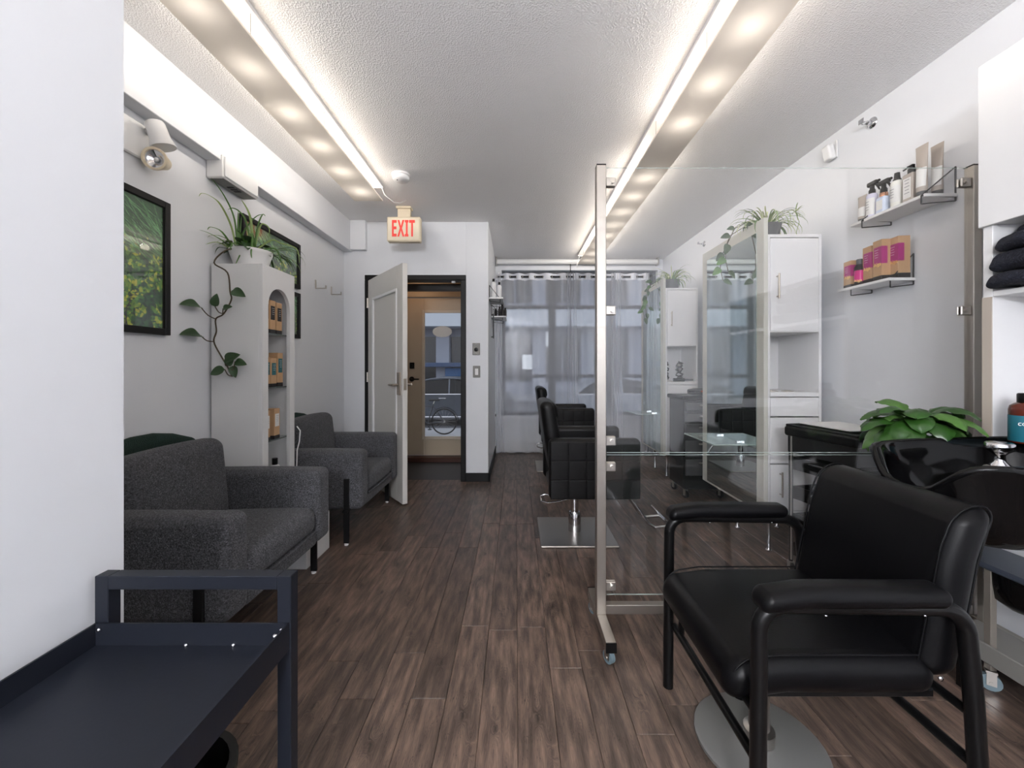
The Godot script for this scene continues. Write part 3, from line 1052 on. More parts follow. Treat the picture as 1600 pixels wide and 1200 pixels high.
	for i in 26:
		var a := r2.randf() * TAU
		heart_leaf(pt, Vector3(cos(a) * r2.randf_range(0.03, 0.12) - 0.02, 0.115 + r2.randf() * 0.05, sin(a) * r2.randf_range(0.03, 0.12)), a, r2.randf_range(-35, 30), r2.randf_range(0.06, 0.09), M.leaf_dark)
	# trailing vine along the near side of the shelf
	var vine := [Vector3(-0.03, 0.12, 0.06), Vector3(-0.06, 0.08, 0.14), Vector3(-0.10, 0.0, 0.175), Vector3(-0.015, -0.06, 0.14), Vector3(0.0, -0.17, 0.14), Vector3(0.01, -0.22, 0.145), Vector3(-0.03, -0.30, 0.15), Vector3(-0.075, -0.33, 0.15), Vector3(-0.075, -0.40, 0.145), Vector3(-0.09, -0.46, 0.145), Vector3(-0.05, -0.54, 0.145), Vector3(-0.01, -0.60, 0.15), Vector3(0.02, -0.66, 0.15), Vector3(0.03, -0.62, 0.16)]
	for k in range(3, vine.size()):
		vine[k] += Vector3(0.0, 0.0, 0.045)
	part(pt, "vine", mb().tube(spline(vine, 5), 0.0042, 6), M.stem)
	# [joint on the vine, where the leaf starts, its length, its heading in degrees]
	for q in [[4, Vector3(0.02, -0.165, 0.195), 0.085, -20], [6, Vector3(-0.075, -0.26, 0.20), 0.075, 80], [7, Vector3(-0.118, -0.27, 0.25), 0.125, 1000], [9, Vector3(-0.118, -0.43, 0.25), 0.125, 1000], [11, Vector3(-0.02, -0.57, 0.20), 0.095, 25], [12, Vector3(0.04, -0.575, 0.20), 0.07, -10], [12, Vector3(-0.02, -0.62, 0.20), 0.085, 195], [12, Vector3(0.025, -0.60, 0.20), 0.07, -70], [6, Vector3(-0.03, -0.27, 0.20), 0.055, 15], [13, Vector3(0.0, -0.60, 0.205), 0.08, 60]]:
		part(pt, "stalk", mb().tube(spline([vine[q[0]], (vine[q[0]] + q[1]) * 0.5 + Vector3(0, -0.012, 0.004), q[1]], 3), 0.003, 5), M.stem)
		heart_leaf(pt, q[1], 0.0, 0.0, q[2], M.leaf_dark, q[3])
	for k in 16:
		var a := -0.8 + r2.randf() * 1.6
		blade(pt, Vector3(0.02, 0.10, -0.07 - 0.02 * (k % 3)), a - PI * 0.35, r2.randf_range(20, 55), r2.randf_range(0.2, 0.34), 0.010, r2.randf_range(2.2, 3.2), [M.leaf_mid, M.leaf_light, M.leaf_dark][k % 3])
	keep_clear = null

# what a leaf has to stay clear of: set while a plant is built
var keep_clear = null

# strap-like leaf: az heading, lift in degrees, droop bends it down along its length
func blade(parent: Node3D, p: Vector3, az: float, lift: float, L: float, w: float, droop: float, m: Material) -> void:
	var el := deg_to_rad(lift)
	var side := Vector3(-sin(az), 0, cos(az))
	var pts := [p]
	var dirs := []
	var k := 9
	for i in k:
		var d := Vector3(cos(az) * cos(el), sin(el), sin(az) * cos(el))
		dirs.append(d)
		pts.append(pts[i] + d * L / k)
		el -= droop / k * (0.3 + 1.4 * i / k)
	dirs.append(dirs[k - 1])
	var f := func(u: float, t: float) -> Vector3:
		var i := int(round(u * k))
		var d: Vector3 = dirs[i]
		var nn := side.cross(d)
		var half := w * 0.5 * (pow(sin(PI * (0.12 + 0.88 * u)), 0.6) if u < 0.999 else 0.02)
		var s := t * 2.0 - 1.0
		var q: Vector3 = pts[i] + side * half * s + nn * half * (absf(s) - 0.5) * -0.35
		return keep_clear.call(q) if keep_clear != null else q
	part(parent, "leaf", mb().sheet(f, k, 2), m)

# long leaf along given points, its flat side towards the room
func ribbon(parent: Node3D, pts: Array, w: float, m: Material) -> void:
	var c := spline(pts, 5)
	var k := c.size() - 1
	var f := func(u: float, t: float) -> Vector3:
		var i := int(round(u * k))
		var d: Vector3 = (c[mini(i + 1, k)] - c[maxi(i - 1, 0)]).normalized()
		var side := d.cross(Vector3(0.35, 0.25, 1.0).normalized()).normalized()
		var s := t * 2.0 - 1.0
		var half := w * 0.5 * clampf(pow(1.0 - u, 0.5) * 1.1, 0.06, 1.0)
		return c[i] + side * half * s + Vector3(0, 0, -absf(s) * half * 0.5)
	part(parent, "leaf", mb().sheet(f, k, 2), m)

# broad pointed leaf hanging from p; az heading, tip tilt; roll swings it in the picture plane
func heart_leaf(parent: Node3D, p: Vector3, az: float, tilt: float, L: float, m: Material, roll := 9999.0) -> void:
	var dir := Vector3(cos(az) * cos(deg_to_rad(tilt)), sin(deg_to_rad(tilt)), sin(az) * cos(deg_to_rad(tilt)))
	var side := dir.cross(Vector3.UP).normalized()
	if roll < 9000.0:
		dir = Vector3(cos(deg_to_rad(roll)), sin(deg_to_rad(roll)), 0.25).normalized()
		side = dir.cross(Vector3(0.2, 0.4, 1).normalized()).normalized()
	if roll == 1000.0:
		dir = Vector3(0.02, 0.16, 0.98).normalized()
		side = dir.cross(Vector3(0.6, 0.8, 0).normalized()).normalized()
	var nn := side.cross(dir)
	var f := func(u: float, t: float) -> Vector3:
		var s := t * 2.0 - 1.0
		var half := L * 0.34 * pow(sin(PI * pow(u, 0.7)), 0.75)
		var q: Vector3 = p + dir * L * u + side * half * s + nn * (-0.25 * L * u * u + absf(s) * half * 0.3)
		return keep_clear.call(q) if keep_clear != null else q
	part(parent, "leaf", mb().sheet(f, 9, 4), m)

func foliage_picture(sd: int, w: int, h: int) -> ImageTexture:
	var r := RandomNumberGenerator.new()
	r.seed = sd
	var f := FastNoiseLite.new()
	f.seed = sd
	f.frequency = 0.012
	var im := Image.create(w, h, false, Image.FORMAT_RGB8)
	for y in h:
		for x in w:
			var k := f.get_noise_2d(x, y) * 0.5 + 0.5
			var up := clampf(1.0 - y / (h * 0.35), 0.0, 1.0)
			im.set_pixel(x, y, Color(0.08, 0.22, 0.10).lerp(Color(0.30, 0.52, 0.14), k).lerp(Color(0.10, 0.34, 0.18), up * 0.7))
	var cols := [rgb(76, 128, 40), rgb(116, 156, 46), rgb(176, 186, 50), rgb(214, 204, 64), rgb(40, 90, 44), rgb(22, 54, 32), rgb(90, 150, 56)]
	for i in 2400:
		var cx := r.randi() % w
		var cy := int(h * (0.18 + 0.82 * sqrt(r.randf())))
		var c: Color = cols[r.randi() % cols.size()]
		if f.get_noise_2d(cx * 1.6 + 500, cy * 1.6) > 0.12:
			c = cols[4 + r.randi() % 2]
		var rx := r.randf_range(2.0, 6.5)
		var ry := r.randf_range(1.5, 4.0)
		var an := r.randf() * PI
		for dy in range(-6, 7):
			for dx in range(-6, 7):
				var q := Vector2(dx, dy).rotated(an)
				if q.x * q.x / (rx * rx) + q.y * q.y / (ry * ry) < 1.0 and cx + dx >= 0 and cx + dx < w and cy + dy >= 0 and cy + dy < h:
					im.set_pixel(cx + dx, cy + dy, im.get_pixel(cx + dx, cy + dy).lerp(c, 0.8))
	# feathery strokes at the top, dark twigs at the foot
	for i in 260:
		var s := Vector2(r.randf() * w, r.randf() * h * 0.33)
		var d := Vector2.from_angle(r.randf_range(0.3, 1.4))
		for t in 40:
			var q := s + d * t * 1.2 + Vector2(t * t * 0.01, 0)
			for o in 3:
				if q.x + o < 0 or q.x + o >= w or q.y < 0 or q.y >= h:
					continue
				im.set_pixel(int(q.x + o), int(q.y), im.get_pixel(int(q.x + o), int(q.y)).lerp(rgb(130, 196, 128) if i % 2 else rgb(20, 60, 34), 0.55))
	for i in 7:
		var s := Vector2(w * (0.35 + 0.1 * (i % 4)), h - 1.0)
		var d := Vector2.from_angle(-PI / 2 + r.randf_range(-0.5, 0.5))
		for t in int(h * r.randf_range(0.25, 0.5)):
			var q := s + d * t
			d = d.rotated(r.randf_range(-0.05, 0.05))
			for o in 3:
				if q.x + o >= 0 and q.x + o < w and q.y >= 0 and q.y < h:
					im.set_pixel(int(q.x + o), int(q.y), im.get_pixel(int(q.x + o), int(q.y)).lerp(rgb(28, 26, 20), 0.75))
	return ImageTexture.create_from_image(im)

func wall_picture(label: String, z0: float, z1: float, y0: float, y1: float, sd: int) -> void:
	# hung on the left wall, looks along +x
	var pc := thing("framed_picture", label, "picture", Vector3(-1.80, 0, 0), "framed foliage pictures")
	var w := 0.032
	var f := mb()
	f.lim(0, 0.03, y0, y1, z0, z0 + w, 0.002)
	f.lim(0, 0.03, y0, y1, z1 - w, z1, 0.002)
	f.lim(0, 0.03, y0, y0 + w, z0 + w, z1 - w, 0.002)
	f.lim(0, 0.03, y1 - w, y1, z0 + w, z1 - w, 0.002)
	part(pc, "frame", f, M.black_trim)
	var img := mat(Color.WHITE, 0.5)
	img.albedo_texture = foliage_picture(sd, 220, int(220 * (y1 - y0) / (z1 - z0)))
	var q := mb()
	q.face([Vector3(0.014, y1 - w, z1 - w), Vector3(0.014, y1 - w, z0 + w), Vector3(0.014, y0 + w, z0 + w), Vector3(0.014, y0 + w, z1 - w)], Vector3.RIGHT, [Vector2(0, 0), Vector2(1, 0), Vector2(1, 1), Vector2(0, 1)])
	q.lim(0.002, 0.0135, y0 + 0.01, y1 - 0.01, z0 + 0.01, z1 - 0.01)
	part(pc, "print", q, img)
	part(pc, "glazing", mb().lim(0.018, 0.020, y0 + w, y1 - w, z0 + w, z1 - w), M.window_glass)

func build_left_wall() -> void:
	wall_picture("large framed green foliage picture on the left wall, nearest the camera", -2.07, -1.45, 1.36, 2.035, 3)
	wall_picture("framed foliage picture partly hidden behind the potted spider plant", -3.32, -2.62, 1.835, 2.20, 4)
	wall_picture("framed picture mostly hidden behind the arched shelf, under another frame", -3.32, -2.62, 1.43, 1.80, 5)
	for q in [[-3.62, "steel wall hook nearer the arched shelf"], [-3.93, "steel wall hook nearer the open door"]]:
		var hk := thing("wall_hook", q[1], "hook", Vector3(-1.80, 1.93, q[0]), "steel wall hooks")
		part(hk, "plate", mb().lim(0, 0.006, -0.03, 0.05, -0.011, 0.011, 0.001), M.steel)
		part(hk, "prong", mb().lim(0.006, 0.10, -0.03, -0.022, -0.009, 0.009, 0.001).lim(0.092, 0.10, -0.022, 0.0, -0.009, 0.009, 0.001), M.steel)
	# battery box on the wall under the bulkhead
	var bx := thing("emergency_light_box", "white wall box with small dark vents underneath, under the bulkhead", "battery box", Vector3(-1.80, 2.30, -2.50))
	part(bx, "case", mb().lim(0, 0.10, 0, 0.135, -0.16, 0.16, 0.006), M.white)
	part(bx, "cover", mb().lim(0.10, 0.108, 0.01, 0.125, -0.15, 0.15, 0.003), M.trim_white)
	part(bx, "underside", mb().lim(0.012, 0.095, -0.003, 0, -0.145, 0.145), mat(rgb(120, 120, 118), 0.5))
	for i in 3:
		part(bx, "vent", mb().lim(0.035, 0.075, -0.006, -0.003, -0.035 + i * 0.03, -0.02 + i * 0.03), M.dark)
	# twin-head emergency lamp
	var em := thing("emergency_lamp", "twin-head emergency spotlight on the left wall near the bulkhead", "emergency light", Vector3(-1.80, 2.28, -1.95))
	part(em, "wall_plate", mb().lim(0, 0.018, -0.09, 0.08, -0.035, 0.13, 0.006), M.white)
	part(em, "arm", mb().tube([Vector3(0.015, 0.055, 0.0), Vector3(0.06, 0.055, 0.0), Vector3(0.075, 0.05, 0.0)], 0.016, 12), M.white)
	part(em, "lamp_head", mb().at(rot(Vector3(10, 0, 14), Vector3(0.095, 0.0, 0.01))).lathe([Vector2(0, 0.095), Vector2(0.036, 0.09), Vector2(0.04, 0.08), Vector2(0.042, 0.02), Vector2(0.052, -0.02), Vector2(0.052, -0.026), Vector2(0, -0.026)], 22), M.white)
	var hd := Transform3D(Basis(Quaternion(Vector3.UP, Vector3(0.25, -0.18, 1.0).normalized())), Vector3(0.075, -0.085, 0.0))
	var hd2 := part(em, "lamp_head", mb().at(hd).lathe([Vector2(0, -0.05), Vector2(0.03, -0.045), Vector2(0.042, 0.0), Vector2(0.052, 0.03), Vector2(0.052, 0.042), Vector2(0.042, 0.042), Vector2(0.040, 0.034)], 24), M.cream)
	part(hd2, "lens", mb().at(hd).lathe([Vector2(0.041, 0.034), Vector2(0.025, 0.028), Vector2(0.012, 0.012), Vector2(0, 0.012)], 20), M.chrome)
	part(hd2, "bulb", mb().at(hd).ball(Vector3(0, 0.02, 0), Vector3(0.011, 0.011, 0.011), 10), M.white)
	part(em, "knuckle", mb().tube([Vector3(0.018, -0.04, 0.0), Vector3(0.05, -0.06, -0.01), Vector3(0.07, -0.085, -0.02)], 0.012, 10), M.white)
	# exit sign
	var ex := thing("exit_sign", "cream exit sign with red letters hanging from the ceiling", "exit sign", Vector3(-1.06, 2.38, -3.84))
	part(ex, "housing", mb().box(Vector3(0, 0.12, 0), Vector3(0.315, 0.235, 0.07), 0.008), M.cream)
	part(ex, "face", mb().box(Vector3(0, 0.12, 0.036), Vector3(0.295, 0.215, 0.004), 0.002), mat(rgb(226, 214, 190), 0.5))
	part(ex, "canopy", mb().box(Vector3(0, 0.325, 0), Vector3(0.14, 0.022, 0.09), 0.004).box(Vector3(0, 0.275, 0), Vector3(0.12, 0.085, 0.05), 0.004), M.cream)
	var tm := text_mesh("EXIT", 0.2, 0.004)
	var bb := tm.get_aabb()
	var lt := part(ex, "lettering", tm, emit(mat(rgb(190, 26, 18), 0.4), rgb(255, 50, 30), 0.22), Vector3(0, 0, 0), "red letters reading EXIT")
	lt.scale = Vector3(0.215 / bb.size.x, 0.155 / bb.size.y, 1.0)
	lt.position = Vector3(-bb.get_center().x * lt.scale.x, 0.125 - bb.get_center().y * lt.scale.y, 0.039)
	# smoke detector
	var sd := thing("smoke_detector", "round white smoke detector on the ceiling in front of the exit sign", "smoke detector", Vector3(-0.905, 2.715, -3.18))
	part(sd, "base", mb().lathe([Vector2(0.0, 0), Vector2(0.072, 0.0), Vector2(0.072, -0.014), Vector2(0.066, -0.016)], 28), M.white)
	part(sd, "cover", mb().lathe([Vector2(0.066, -0.016), Vector2(0.066, -0.034), Vector2(0.056, -0.048), Vector2(0, -0.052)], 28), M.white)
	part(sd, "led", mb().ball(Vector3(-0.025, -0.051, 0.02), Vector3(0.006, 0.003, 0.006), 8), M.grey_plastic)

func wire_bracket(parent: Node3D, x_wall: float, dir: float, z: float, y: float, depth: float, up: float) -> void:
	# bent-rod shelf bracket: wall leg, diagonal and a fork under the board
	var a := Vector3(x_wall + dir * 0.004, y + up, z)
	var b := Vector3(x_wall + dir * 0.004, y - 0.02, z)
	var c := Vector3(x_wall + dir * depth, y + 0.004, z)
	var d := Vector3(x_wall + dir * depth, y - 0.035, z)
	part(parent, "bracket", mb().tube([a, b], 0.0035, 6).tube([a, c], 0.003, 6).tube([c, d], 0.003, 6).tube([d, b], 0.003, 6).tube([c, b + Vector3(0, 0.018, 0)], 0.003, 6), M.dark)

func plain_bottle(called: String, label: String, where: Vector3, r: float, h: float, body: Material, cap: Material, group: String, cap_h := 0.03, neck := 0.4) -> Node3D:
	var b := thing(called, label, "bottle", where, group)
	part(b, "body", mb().lathe([Vector2(0, 0), Vector2(r - 0.003, 0), Vector2(r, 0.004), Vector2(r, h * 0.86), Vector2(r * 0.85, h * 0.95), Vector2(r * neck, h)], 20), body)
	part(b, "cap", mb().lathe([Vector2(r * (neck + 0.1), h - 0.004), Vector2(r * (neck + 0.1), h + cap_h - 0.002), Vector2(r * neck, h + cap_h), Vector2(0, h + cap_h)], 16), cap)
	return b

func build_corridor_shelves() -> void:
	var s1 := thing("wall_shelf", "small white wall shelf holding two white bottles by the curtain", "shelf", Vector3.ZERO)
	part(s1, "board", mb().lim(-0.288, -0.137, 1.925, 1.943, -4.70, -4.30, 0.002), M.white)
	wire_bracket(s1, -0.288, 1.0, -4.33, 1.925, 0.12, 0.15)
	wire_bracket(s1, -0.288, 1.0, -4.66, 1.925, 0.12, 0.15)
	plain_bottle("lotion_bottle", "white bottle with black cap, taller of two on the corridor shelf", Vector3(-0.245, 1.943, -4.42), 0.026, 0.19, M.white, M.plastic, "white bottles on the corridor shelf", 0.03)
	plain_bottle("lotion_bottle", "white bottle with black cap, shorter of two on the corridor shelf", Vector3(-0.185, 1.943, -4.50), 0.025, 0.17, M.white, M.plastic, "white bottles on the corridor shelf", 0.03)
	var s2 := thing("wall_shelf", "lower white wall shelf holding small dark bottles by the curtain", "shelf", Vector3.ZERO)
	part(s2, "board", mb().lim(-0.288, -0.115, 1.785, 1.80, -5.16, -4.76, 0.002), M.white)
	wire_bracket(s2, -0.288, 1.0, -4.79, 1.785, 0.13, 0.15)
	wire_bracket(s2, -0.288, 1.0, -5.12, 1.785, 0.13, 0.15)
	var spots := [[-0.24, -4.83, 0.075, "small dark bottle nearest the wall on the lower corridor shelf"], [-0.195, -4.85, 0.10, "second small dark bottle from the wall, lower corridor shelf"], [-0.16, -4.83, 0.13, "tallest small dark bottle on the lower corridor shelf"], [-0.128, -4.87, 0.09, "small dark bottle at the front of the lower corridor shelf"]]
	for q in spots:
		plain_bottle("dark_bottle", q[3], Vector3(q[0], 1.80, q[1]), 0.017, q[2], M.label_dark, M.plastic, "dark bottles on the lower corridor shelf", 0.02, 0.55)
	var hg := thing("towel_bar", "short black vertical bar on the corridor wall below the lower shelf", "wall bar", Vector3(-0.288, 1.56, -4.72))
	part(hg, "bar", mb().lim(0.018, 0.032, -0.03, 0.26, -0.008, 0.008, 0.002), M.dark)
	for y in [-0.02, 0.24]:
		part(hg, "mount", mb().lim(0, 0.018, y, y + 0.014, -0.006, 0.006), M.dark)

# ---------------------------------------------------------------- styling chairs
func styling_chair(label: String, where: Vector3) -> Node3D:
	var c := thing("styling_chair", label, "salon chair", where, "black styling chairs")
	part(c, "base_plate", mb().rbox(Vector3(0, 0.008, 0), Vector3(0.52, 0.016, 0.52), 0.007, 2), M.brushed)
	part(c, "column", mb().lathe([Vector2(0.045, 0.016), Vector2(0.045, 0.14), Vector2(0.038, 0.155), Vector2(0.029, 0.155), Vector2(0.029, 0.33)], 22), M.chrome)
	part(c, "seat_base", mb().rbox(Vector3(0.07, 0.36, 0), Vector3(0.52, 0.07, 0.44), 0.02, 2), M.leather)
	part(c, "seat", mb().rbox(Vector3(0.10, 0.45, 0), Vector3(0.52, 0.11, 0.44), 0.035, 3, Vector3(0.01, 0.015, 0), 2), M.leather)
	for s in [-1.0, 1.0]:
		var arm := part(c, "arm", mb().rbox(Vector3(0.09, 0.532, s * 0.27), Vector3(0.60, 0.40, 0.088), 0.036, 4), M.leather)
		# quilted panels on the outside of the arm
		for i in 5:
			for j in 3:
				part(arm, "quilt_panel", mb().rbox(Vector3(-0.142 + i * 0.116, 0.405 + j * 0.123, s * 0.3105), Vector3(0.1145, 0.1215, 0.012), 0.0045, 2, Vector3(0, 0, 0.002), 1), M.leather)
	var lean := func(p: Vector3) -> Vector3:
		return p + Vector3(-(p.y - 0.45) * 0.16, 0, 0)
	part(c, "backrest", mb().rbox(Vector3(-0.135, 0.70, 0), Vector3(0.10, 0.53, 0.46), 0.045, 4, Vector3(0.012, 0, 0), 3, lean), M.leather)
	part(c, "headrest_pad", mb().rbox(Vector3(-0.115, 0.90, 0), Vector3(0.09, 0.12, 0.42), 0.04, 3, Vector3(0.01, 0, 0), 2, lean), M.leather)
	# footrest and pump lever
	var fr := []
	for z in [-0.10, 0.10]:
		part(c, "footrest_tube", mb().tube([Vector3(0.25, 0.34, z), Vector3(0.36, 0.30, z), Vector3(0.45, 0.18, z * 1.0), Vector3(0.50, 0.105, z), Vector3(0.55, 0.075, z), Vector3(0.66, 0.085, z)], 0.011, 10), M.chrome)
	part(c, "footrest_bar", mb().tube([Vector3(0.655, 0.09, -0.17), Vector3(0.655, 0.09, 0.17)], 0.014, 10).tube([Vector3(0.60, 0.15, -0.14), Vector3(0.665, 0.085, -0.14)], 0.008, 8).tube([Vector3(0.60, 0.15, 0.14), Vector3(0.665, 0.085, 0.14)], 0.008, 8), M.chrome)
	part(c, "pump_lever", mb().tube([Vector3(0.0, 0.27, 0.04), Vector3(-0.12, 0.245, 0.06), Vector3(-0.20, 0.235, 0.06), Vector3(-0.245, 0.25, 0.06), Vector3(-0.25, 0.285, 0.06), Vector3(-0.22, 0.295, 0.06), Vector3(-0.17, 0.29, 0.06)], 0.006, 8), M.chrome)
	return c

func build_chairs() -> void:
	styling_chair("black quilted styling chair behind the glass partition post", Vector3(0.425, 0, -2.92))
	styling_chair("black quilted styling chair farther back, close to the curtains", Vector3(0.50, 0, -4.84))

# ---------------------------------------------------------------- mirror stations
func cabinet_handle(parent: Node3D, p: Vector3, h: float) -> void:
	part(parent, "handle", mb().tube([p + Vector3(0, -h / 2, 0), p + Vector3(0, -h / 2, 0.028)], 0.004, 6).tube([p + Vector3(0, h / 2, 0), p + Vector3(0, h / 2, 0.028)], 0.004, 6).tube([p + Vector3(0, -h / 2 - 0.015, 0.028), p + Vector3(0, h / 2 + 0.015, 0.028)], 0.0055, 8), M.nickel)

func station(z: float, label: String, wide: float) -> Node3D:
	# cabinet looks towards the camera, mirror board looks to the chairs (-x)
	var s := thing("styling_station", label, "styling station", Vector3(0, 0, z), "mirror stations")
	var x0 := 1.632
	var x1 := 1.985
	var D := -0.42
	var t := 0.018
	part(s, "side_panel", mb().lim(x0, x0 + t, 0.24, 2.06, D, 0, 0.002), M.white)
	part(s, "side_panel", mb().lim(x1 - t, x1, 0.24, 2.06, D, 0, 0.002), M.white)
	part(s, "back_panel", mb().lim(x0 + t, x1 - t, 0.24, 2.06, D, D + 0.012), M.white)
	part(s, "top", mb().lim(x0 + t, x1 - t, 2.04, 2.06, D + 0.012, 0, 0.002), M.white)
	part(s, "niche_top", mb().lim(x0 + t, x1 - t, 1.425, 1.445, D + 0.012, -0.004), M.white)
	part(s, "tool_ledge", mb().lim(x0 + t, x1 - t, 1.005, 1.035, D + 0.012, 0, 0.003), M.white)
	for q in [[1.72, -0.09], [1.83, -0.10], [1.76, -0.24]]:
		part(s, "tool_hole", mb().at(mv(q[0], 1.035, q[1])).lathe([Vector2(0.036, 0), Vector2(0.036, 0.0025), Vector2(0.028, 0.003), Vector2(0.026, -0.006), Vector2(0, -0.006)], 18), M.nickel)
	part(s, "bottom", mb().lim(x0 + t, x1 - t, 0.24, 0.26, D + 0.012, 0, 0.002), M.white)
	var up := part(s, "door", mb().lim(x0 + t + 0.002, x1 - t - 0.002, 1.43, 2.035, -0.018, 0.001, 0.002), M.white)
	cabinet_handle(up, Vector3(x0 + 0.06, 1.72, 0.0), 0.13)
	part(s, "drawer", mb().lim(x0 + t + 0.002, x1 - t - 0.002, 0.878, 1.0, -0.018, 0.001, 0.002), M.white)
	part(s, "drawer", mb().lim(x0 + t + 0.002, x1 - t - 0.002, 0.572, 0.870, -0.018, 0.001, 0.002), M.white)
	var lo := part(s, "door", mb().lim(x0 + t + 0.002, x1 - t - 0.002, 0.265, 0.564, -0.018, 0.001, 0.002), M.white)
	cabinet_handle(lo, Vector3(x0 + 0.08, 0.44, 0.0), 0.13)
	for q in [[x0 + 0.02, -0.02], [x1 - 0.04, -0.02], [x0 + 0.02, D + 0.03], [x1 - 0.04, D + 0.03]]:
		part(s, "leg", mb().at(mv(q[0], 0, q[1])).lathe([Vector2(0, 0), Vector2(0.018, 0), Vector2(0.02, 0.006), Vector2(0.010, 0.02), Vector2(0.012, 0.20), Vector2(0.026, 0.24), Vector2(0, 0.24)], 14), M.chrome)
	# board with the mirror
	part(s, "mirror_board", mb().lim(1.602, 1.630, 0.232, 2.165, -wide, 0.012, 0.003), M.board)
	part(s, "mirror", mb().lim(1.597, 1.602, 0.25, 2.09, -wide + 0.09, -0.062, 0.002), M.mirror)
	var ledge := part(s, "glass_ledge", mb().lim(1.36, 1.597, 0.655, 0.665, -wide + 0.2, -0.16, 0.002), M.glass_edge)
	for zz in [-wide + 0.3, -0.26]:
		part(ledge, "ledge_clip", mb().lim(1.57, 1.597, 0.645, 0.675, zz - 0.012, zz + 0.012, 0.002), M.chrome)
	return s

func spider_plant(label: String, where: Vector3, seed_: int, n: int, mats: Array, trail: int) -> Node3D:
	var p := thing("spider_plant", label, "plant", where, "plants on the mirror stations")
	part(p, "pot", mb().lathe([Vector2(0, 0), Vector2(0.07, 0), Vector2(0.09, 0.11), Vector2(0.092, 0.115), Vector2(0.082, 0.115), Vector2(0.08, 0.10)], 22), M.slate_pot)
	part(p, "soil", mb().lathe([Vector2(0.081, 0.10), Vector2(0, 0.104)], 16), M.soil)
	var r := RandomNumberGenerator.new()
	r.seed = seed_
	keep_clear = func(q: Vector3) -> Vector3:
		var o := Vector3(minf(q.x, 0.30), q.y, q.z)
		if o.x > -0.148:
			o.y = maxf(o.y, 0.108 if o.x < -0.10 else 0.004)
		return o
	for i in n:
		var a := r.randf() * TAU
		blade(p, Vector3(cos(a) * 0.03, 0.10, sin(a) * 0.03), a, r.randf_range(25, 80), r.randf_range(0.16, 0.30), r.randf_range(0.008, 0.012), r.randf_range(2.2, 3.8), mats[i % mats.size()])
	for k in trail:
		# trailing stems with small leaves to the mirror side
		var st := [Vector3(-0.05, 0.10, 0.02 - 0.03 * k), Vector3(-0.14, 0.14 - 0.02 * k, 0.02 - 0.05 * k), Vector3(-0.22, 0.10 - 0.03 * k, 0.0 - 0.06 * k), Vector3(-0.26, 0.0 - 0.05 * k, -0.02 - 0.06 * k), Vector3(-0.27, -0.10 - 0.05 * k, -0.03 - 0.07 * k), Vector3(-0.25, -0.19 - 0.05 * k, -0.03 - 0.07 * k)]
		part(p, "runner", mb().tube(st, 0.0028, 5), M.stem)
		for i in range(1, 6):
			heart_leaf(p, st[i], 0, 0, r.randf_range(0.055, 0.08), M.leaf_dark if r.randf() < 0.6 else M.leaf_mid, r.randf_range(-140, -20) if i % 2 else r.randf_range(160, 240))
	keep_clear = null
	return p

func build_stations() -> void:
	station(-2.616, "white mirror station with tall cabinet, nearest the glass partition", 0.845)
	station(-4.395, "white mirror station with tall cabinet, farther back by the curtains", 0.75)
	spider_plant("spider plant trailing from a grey pot on the nearer mirror station", Vector3(1.74, 2.06, -2.80), 31, 72, [M.leaf_light, M.leaf_stripe, M.leaf_mid], 2)
	spider_plant("spider plant in a grey pot on the far mirror station", Vector3(1.76, 2.06, -4.56), 32, 84, [M.leaf_mid, M.leaf_stripe, M.leaf_light], 3)
	# pale flowering runner reaching to the wall from the nearer plant
	var r := RandomNumberGenerator.new()
	r.seed = 12
	var pb := thing("spider_plant_offshoot", "pale plantlet on a thin runner beside the nearer station plant", "plant", Vector3(1.93, 2.06, -2.76))
	part(pb, "runner", mb().tube([Vector3(0.0, 0.0, 0), Vector3(-0.01, 0.06, 0), Vector3(0.01, 0.13, 0.0), Vector3(-0.03, 0.20, 0.02)], 0.0022, 5), M.leaf_light)
	for i in 16:
		blade(pb, Vector3(-0.03, 0.19, 0.02), r.randf() * TAU, r.randf_range(-40, 60), r.randf_range(0.05, 0.09), 0.007, 1.5, M.leaf_light)
	# cables and curling irons in the far niche
	for q in [[1.69, 0.0, "tangled black appliance cord at the left of the far station niche"], [1.85, 0.9, "tangled black appliance cord at the right of the far station niche"]]:
		var pts := []
		for i in 40:
			var a: float = i * 0.85 + q[1]
			pts.append(Vector3(q[0] + 0.030 * cos(a) + 0.012 * sin(i * 2.3), 1.06 + 0.20 * i / 40.0 + 0.018 * sin(a * 1.3), -4.56 + 0.035 * sin(a)))
		solo("appliance_cord", q[2], "cord", mb().tube(pts, 0.008, 6), M.plastic, Vector3.ZERO, "cords in the far niche")
	var iron := thing("curling_iron", "black curling iron lying in the far station niche", "curling iron", Vector3(1.80, 1.055, -4.46))
	part(iron, "grip", mb().tube([Vector3(-0.06, 0, 0), Vector3(0.06, 0, 0.01)], 0.018, 12), M.plastic)
	part(iron, "barrel", mb().tube([Vector3(0.06, 0, 0.01), Vector3(0.15, 0, 0.018)], 0.011, 12), M.grey_plastic)

# ---------------------------------------------------------------- glass partition on wheels
func clip(parent: Node3D, x: float, y: float, z: float, dir: float) -> void:
	part(parent, "clip", mb().lim(x, x + dir * 0.045, y - 0.02, y + 0.02, z + 0.004, z + 0.012, 0.003).lim(x, x + dir * 0.045, y - 0.02, y + 0.02, z - 0.012, z - 0.004, 0.003).tube([Vector3(x + dir * 0.028, y, z + 0.010), Vector3(x + dir * 0.028, y, z + 0.024)], 0.010, 10), M.steel)

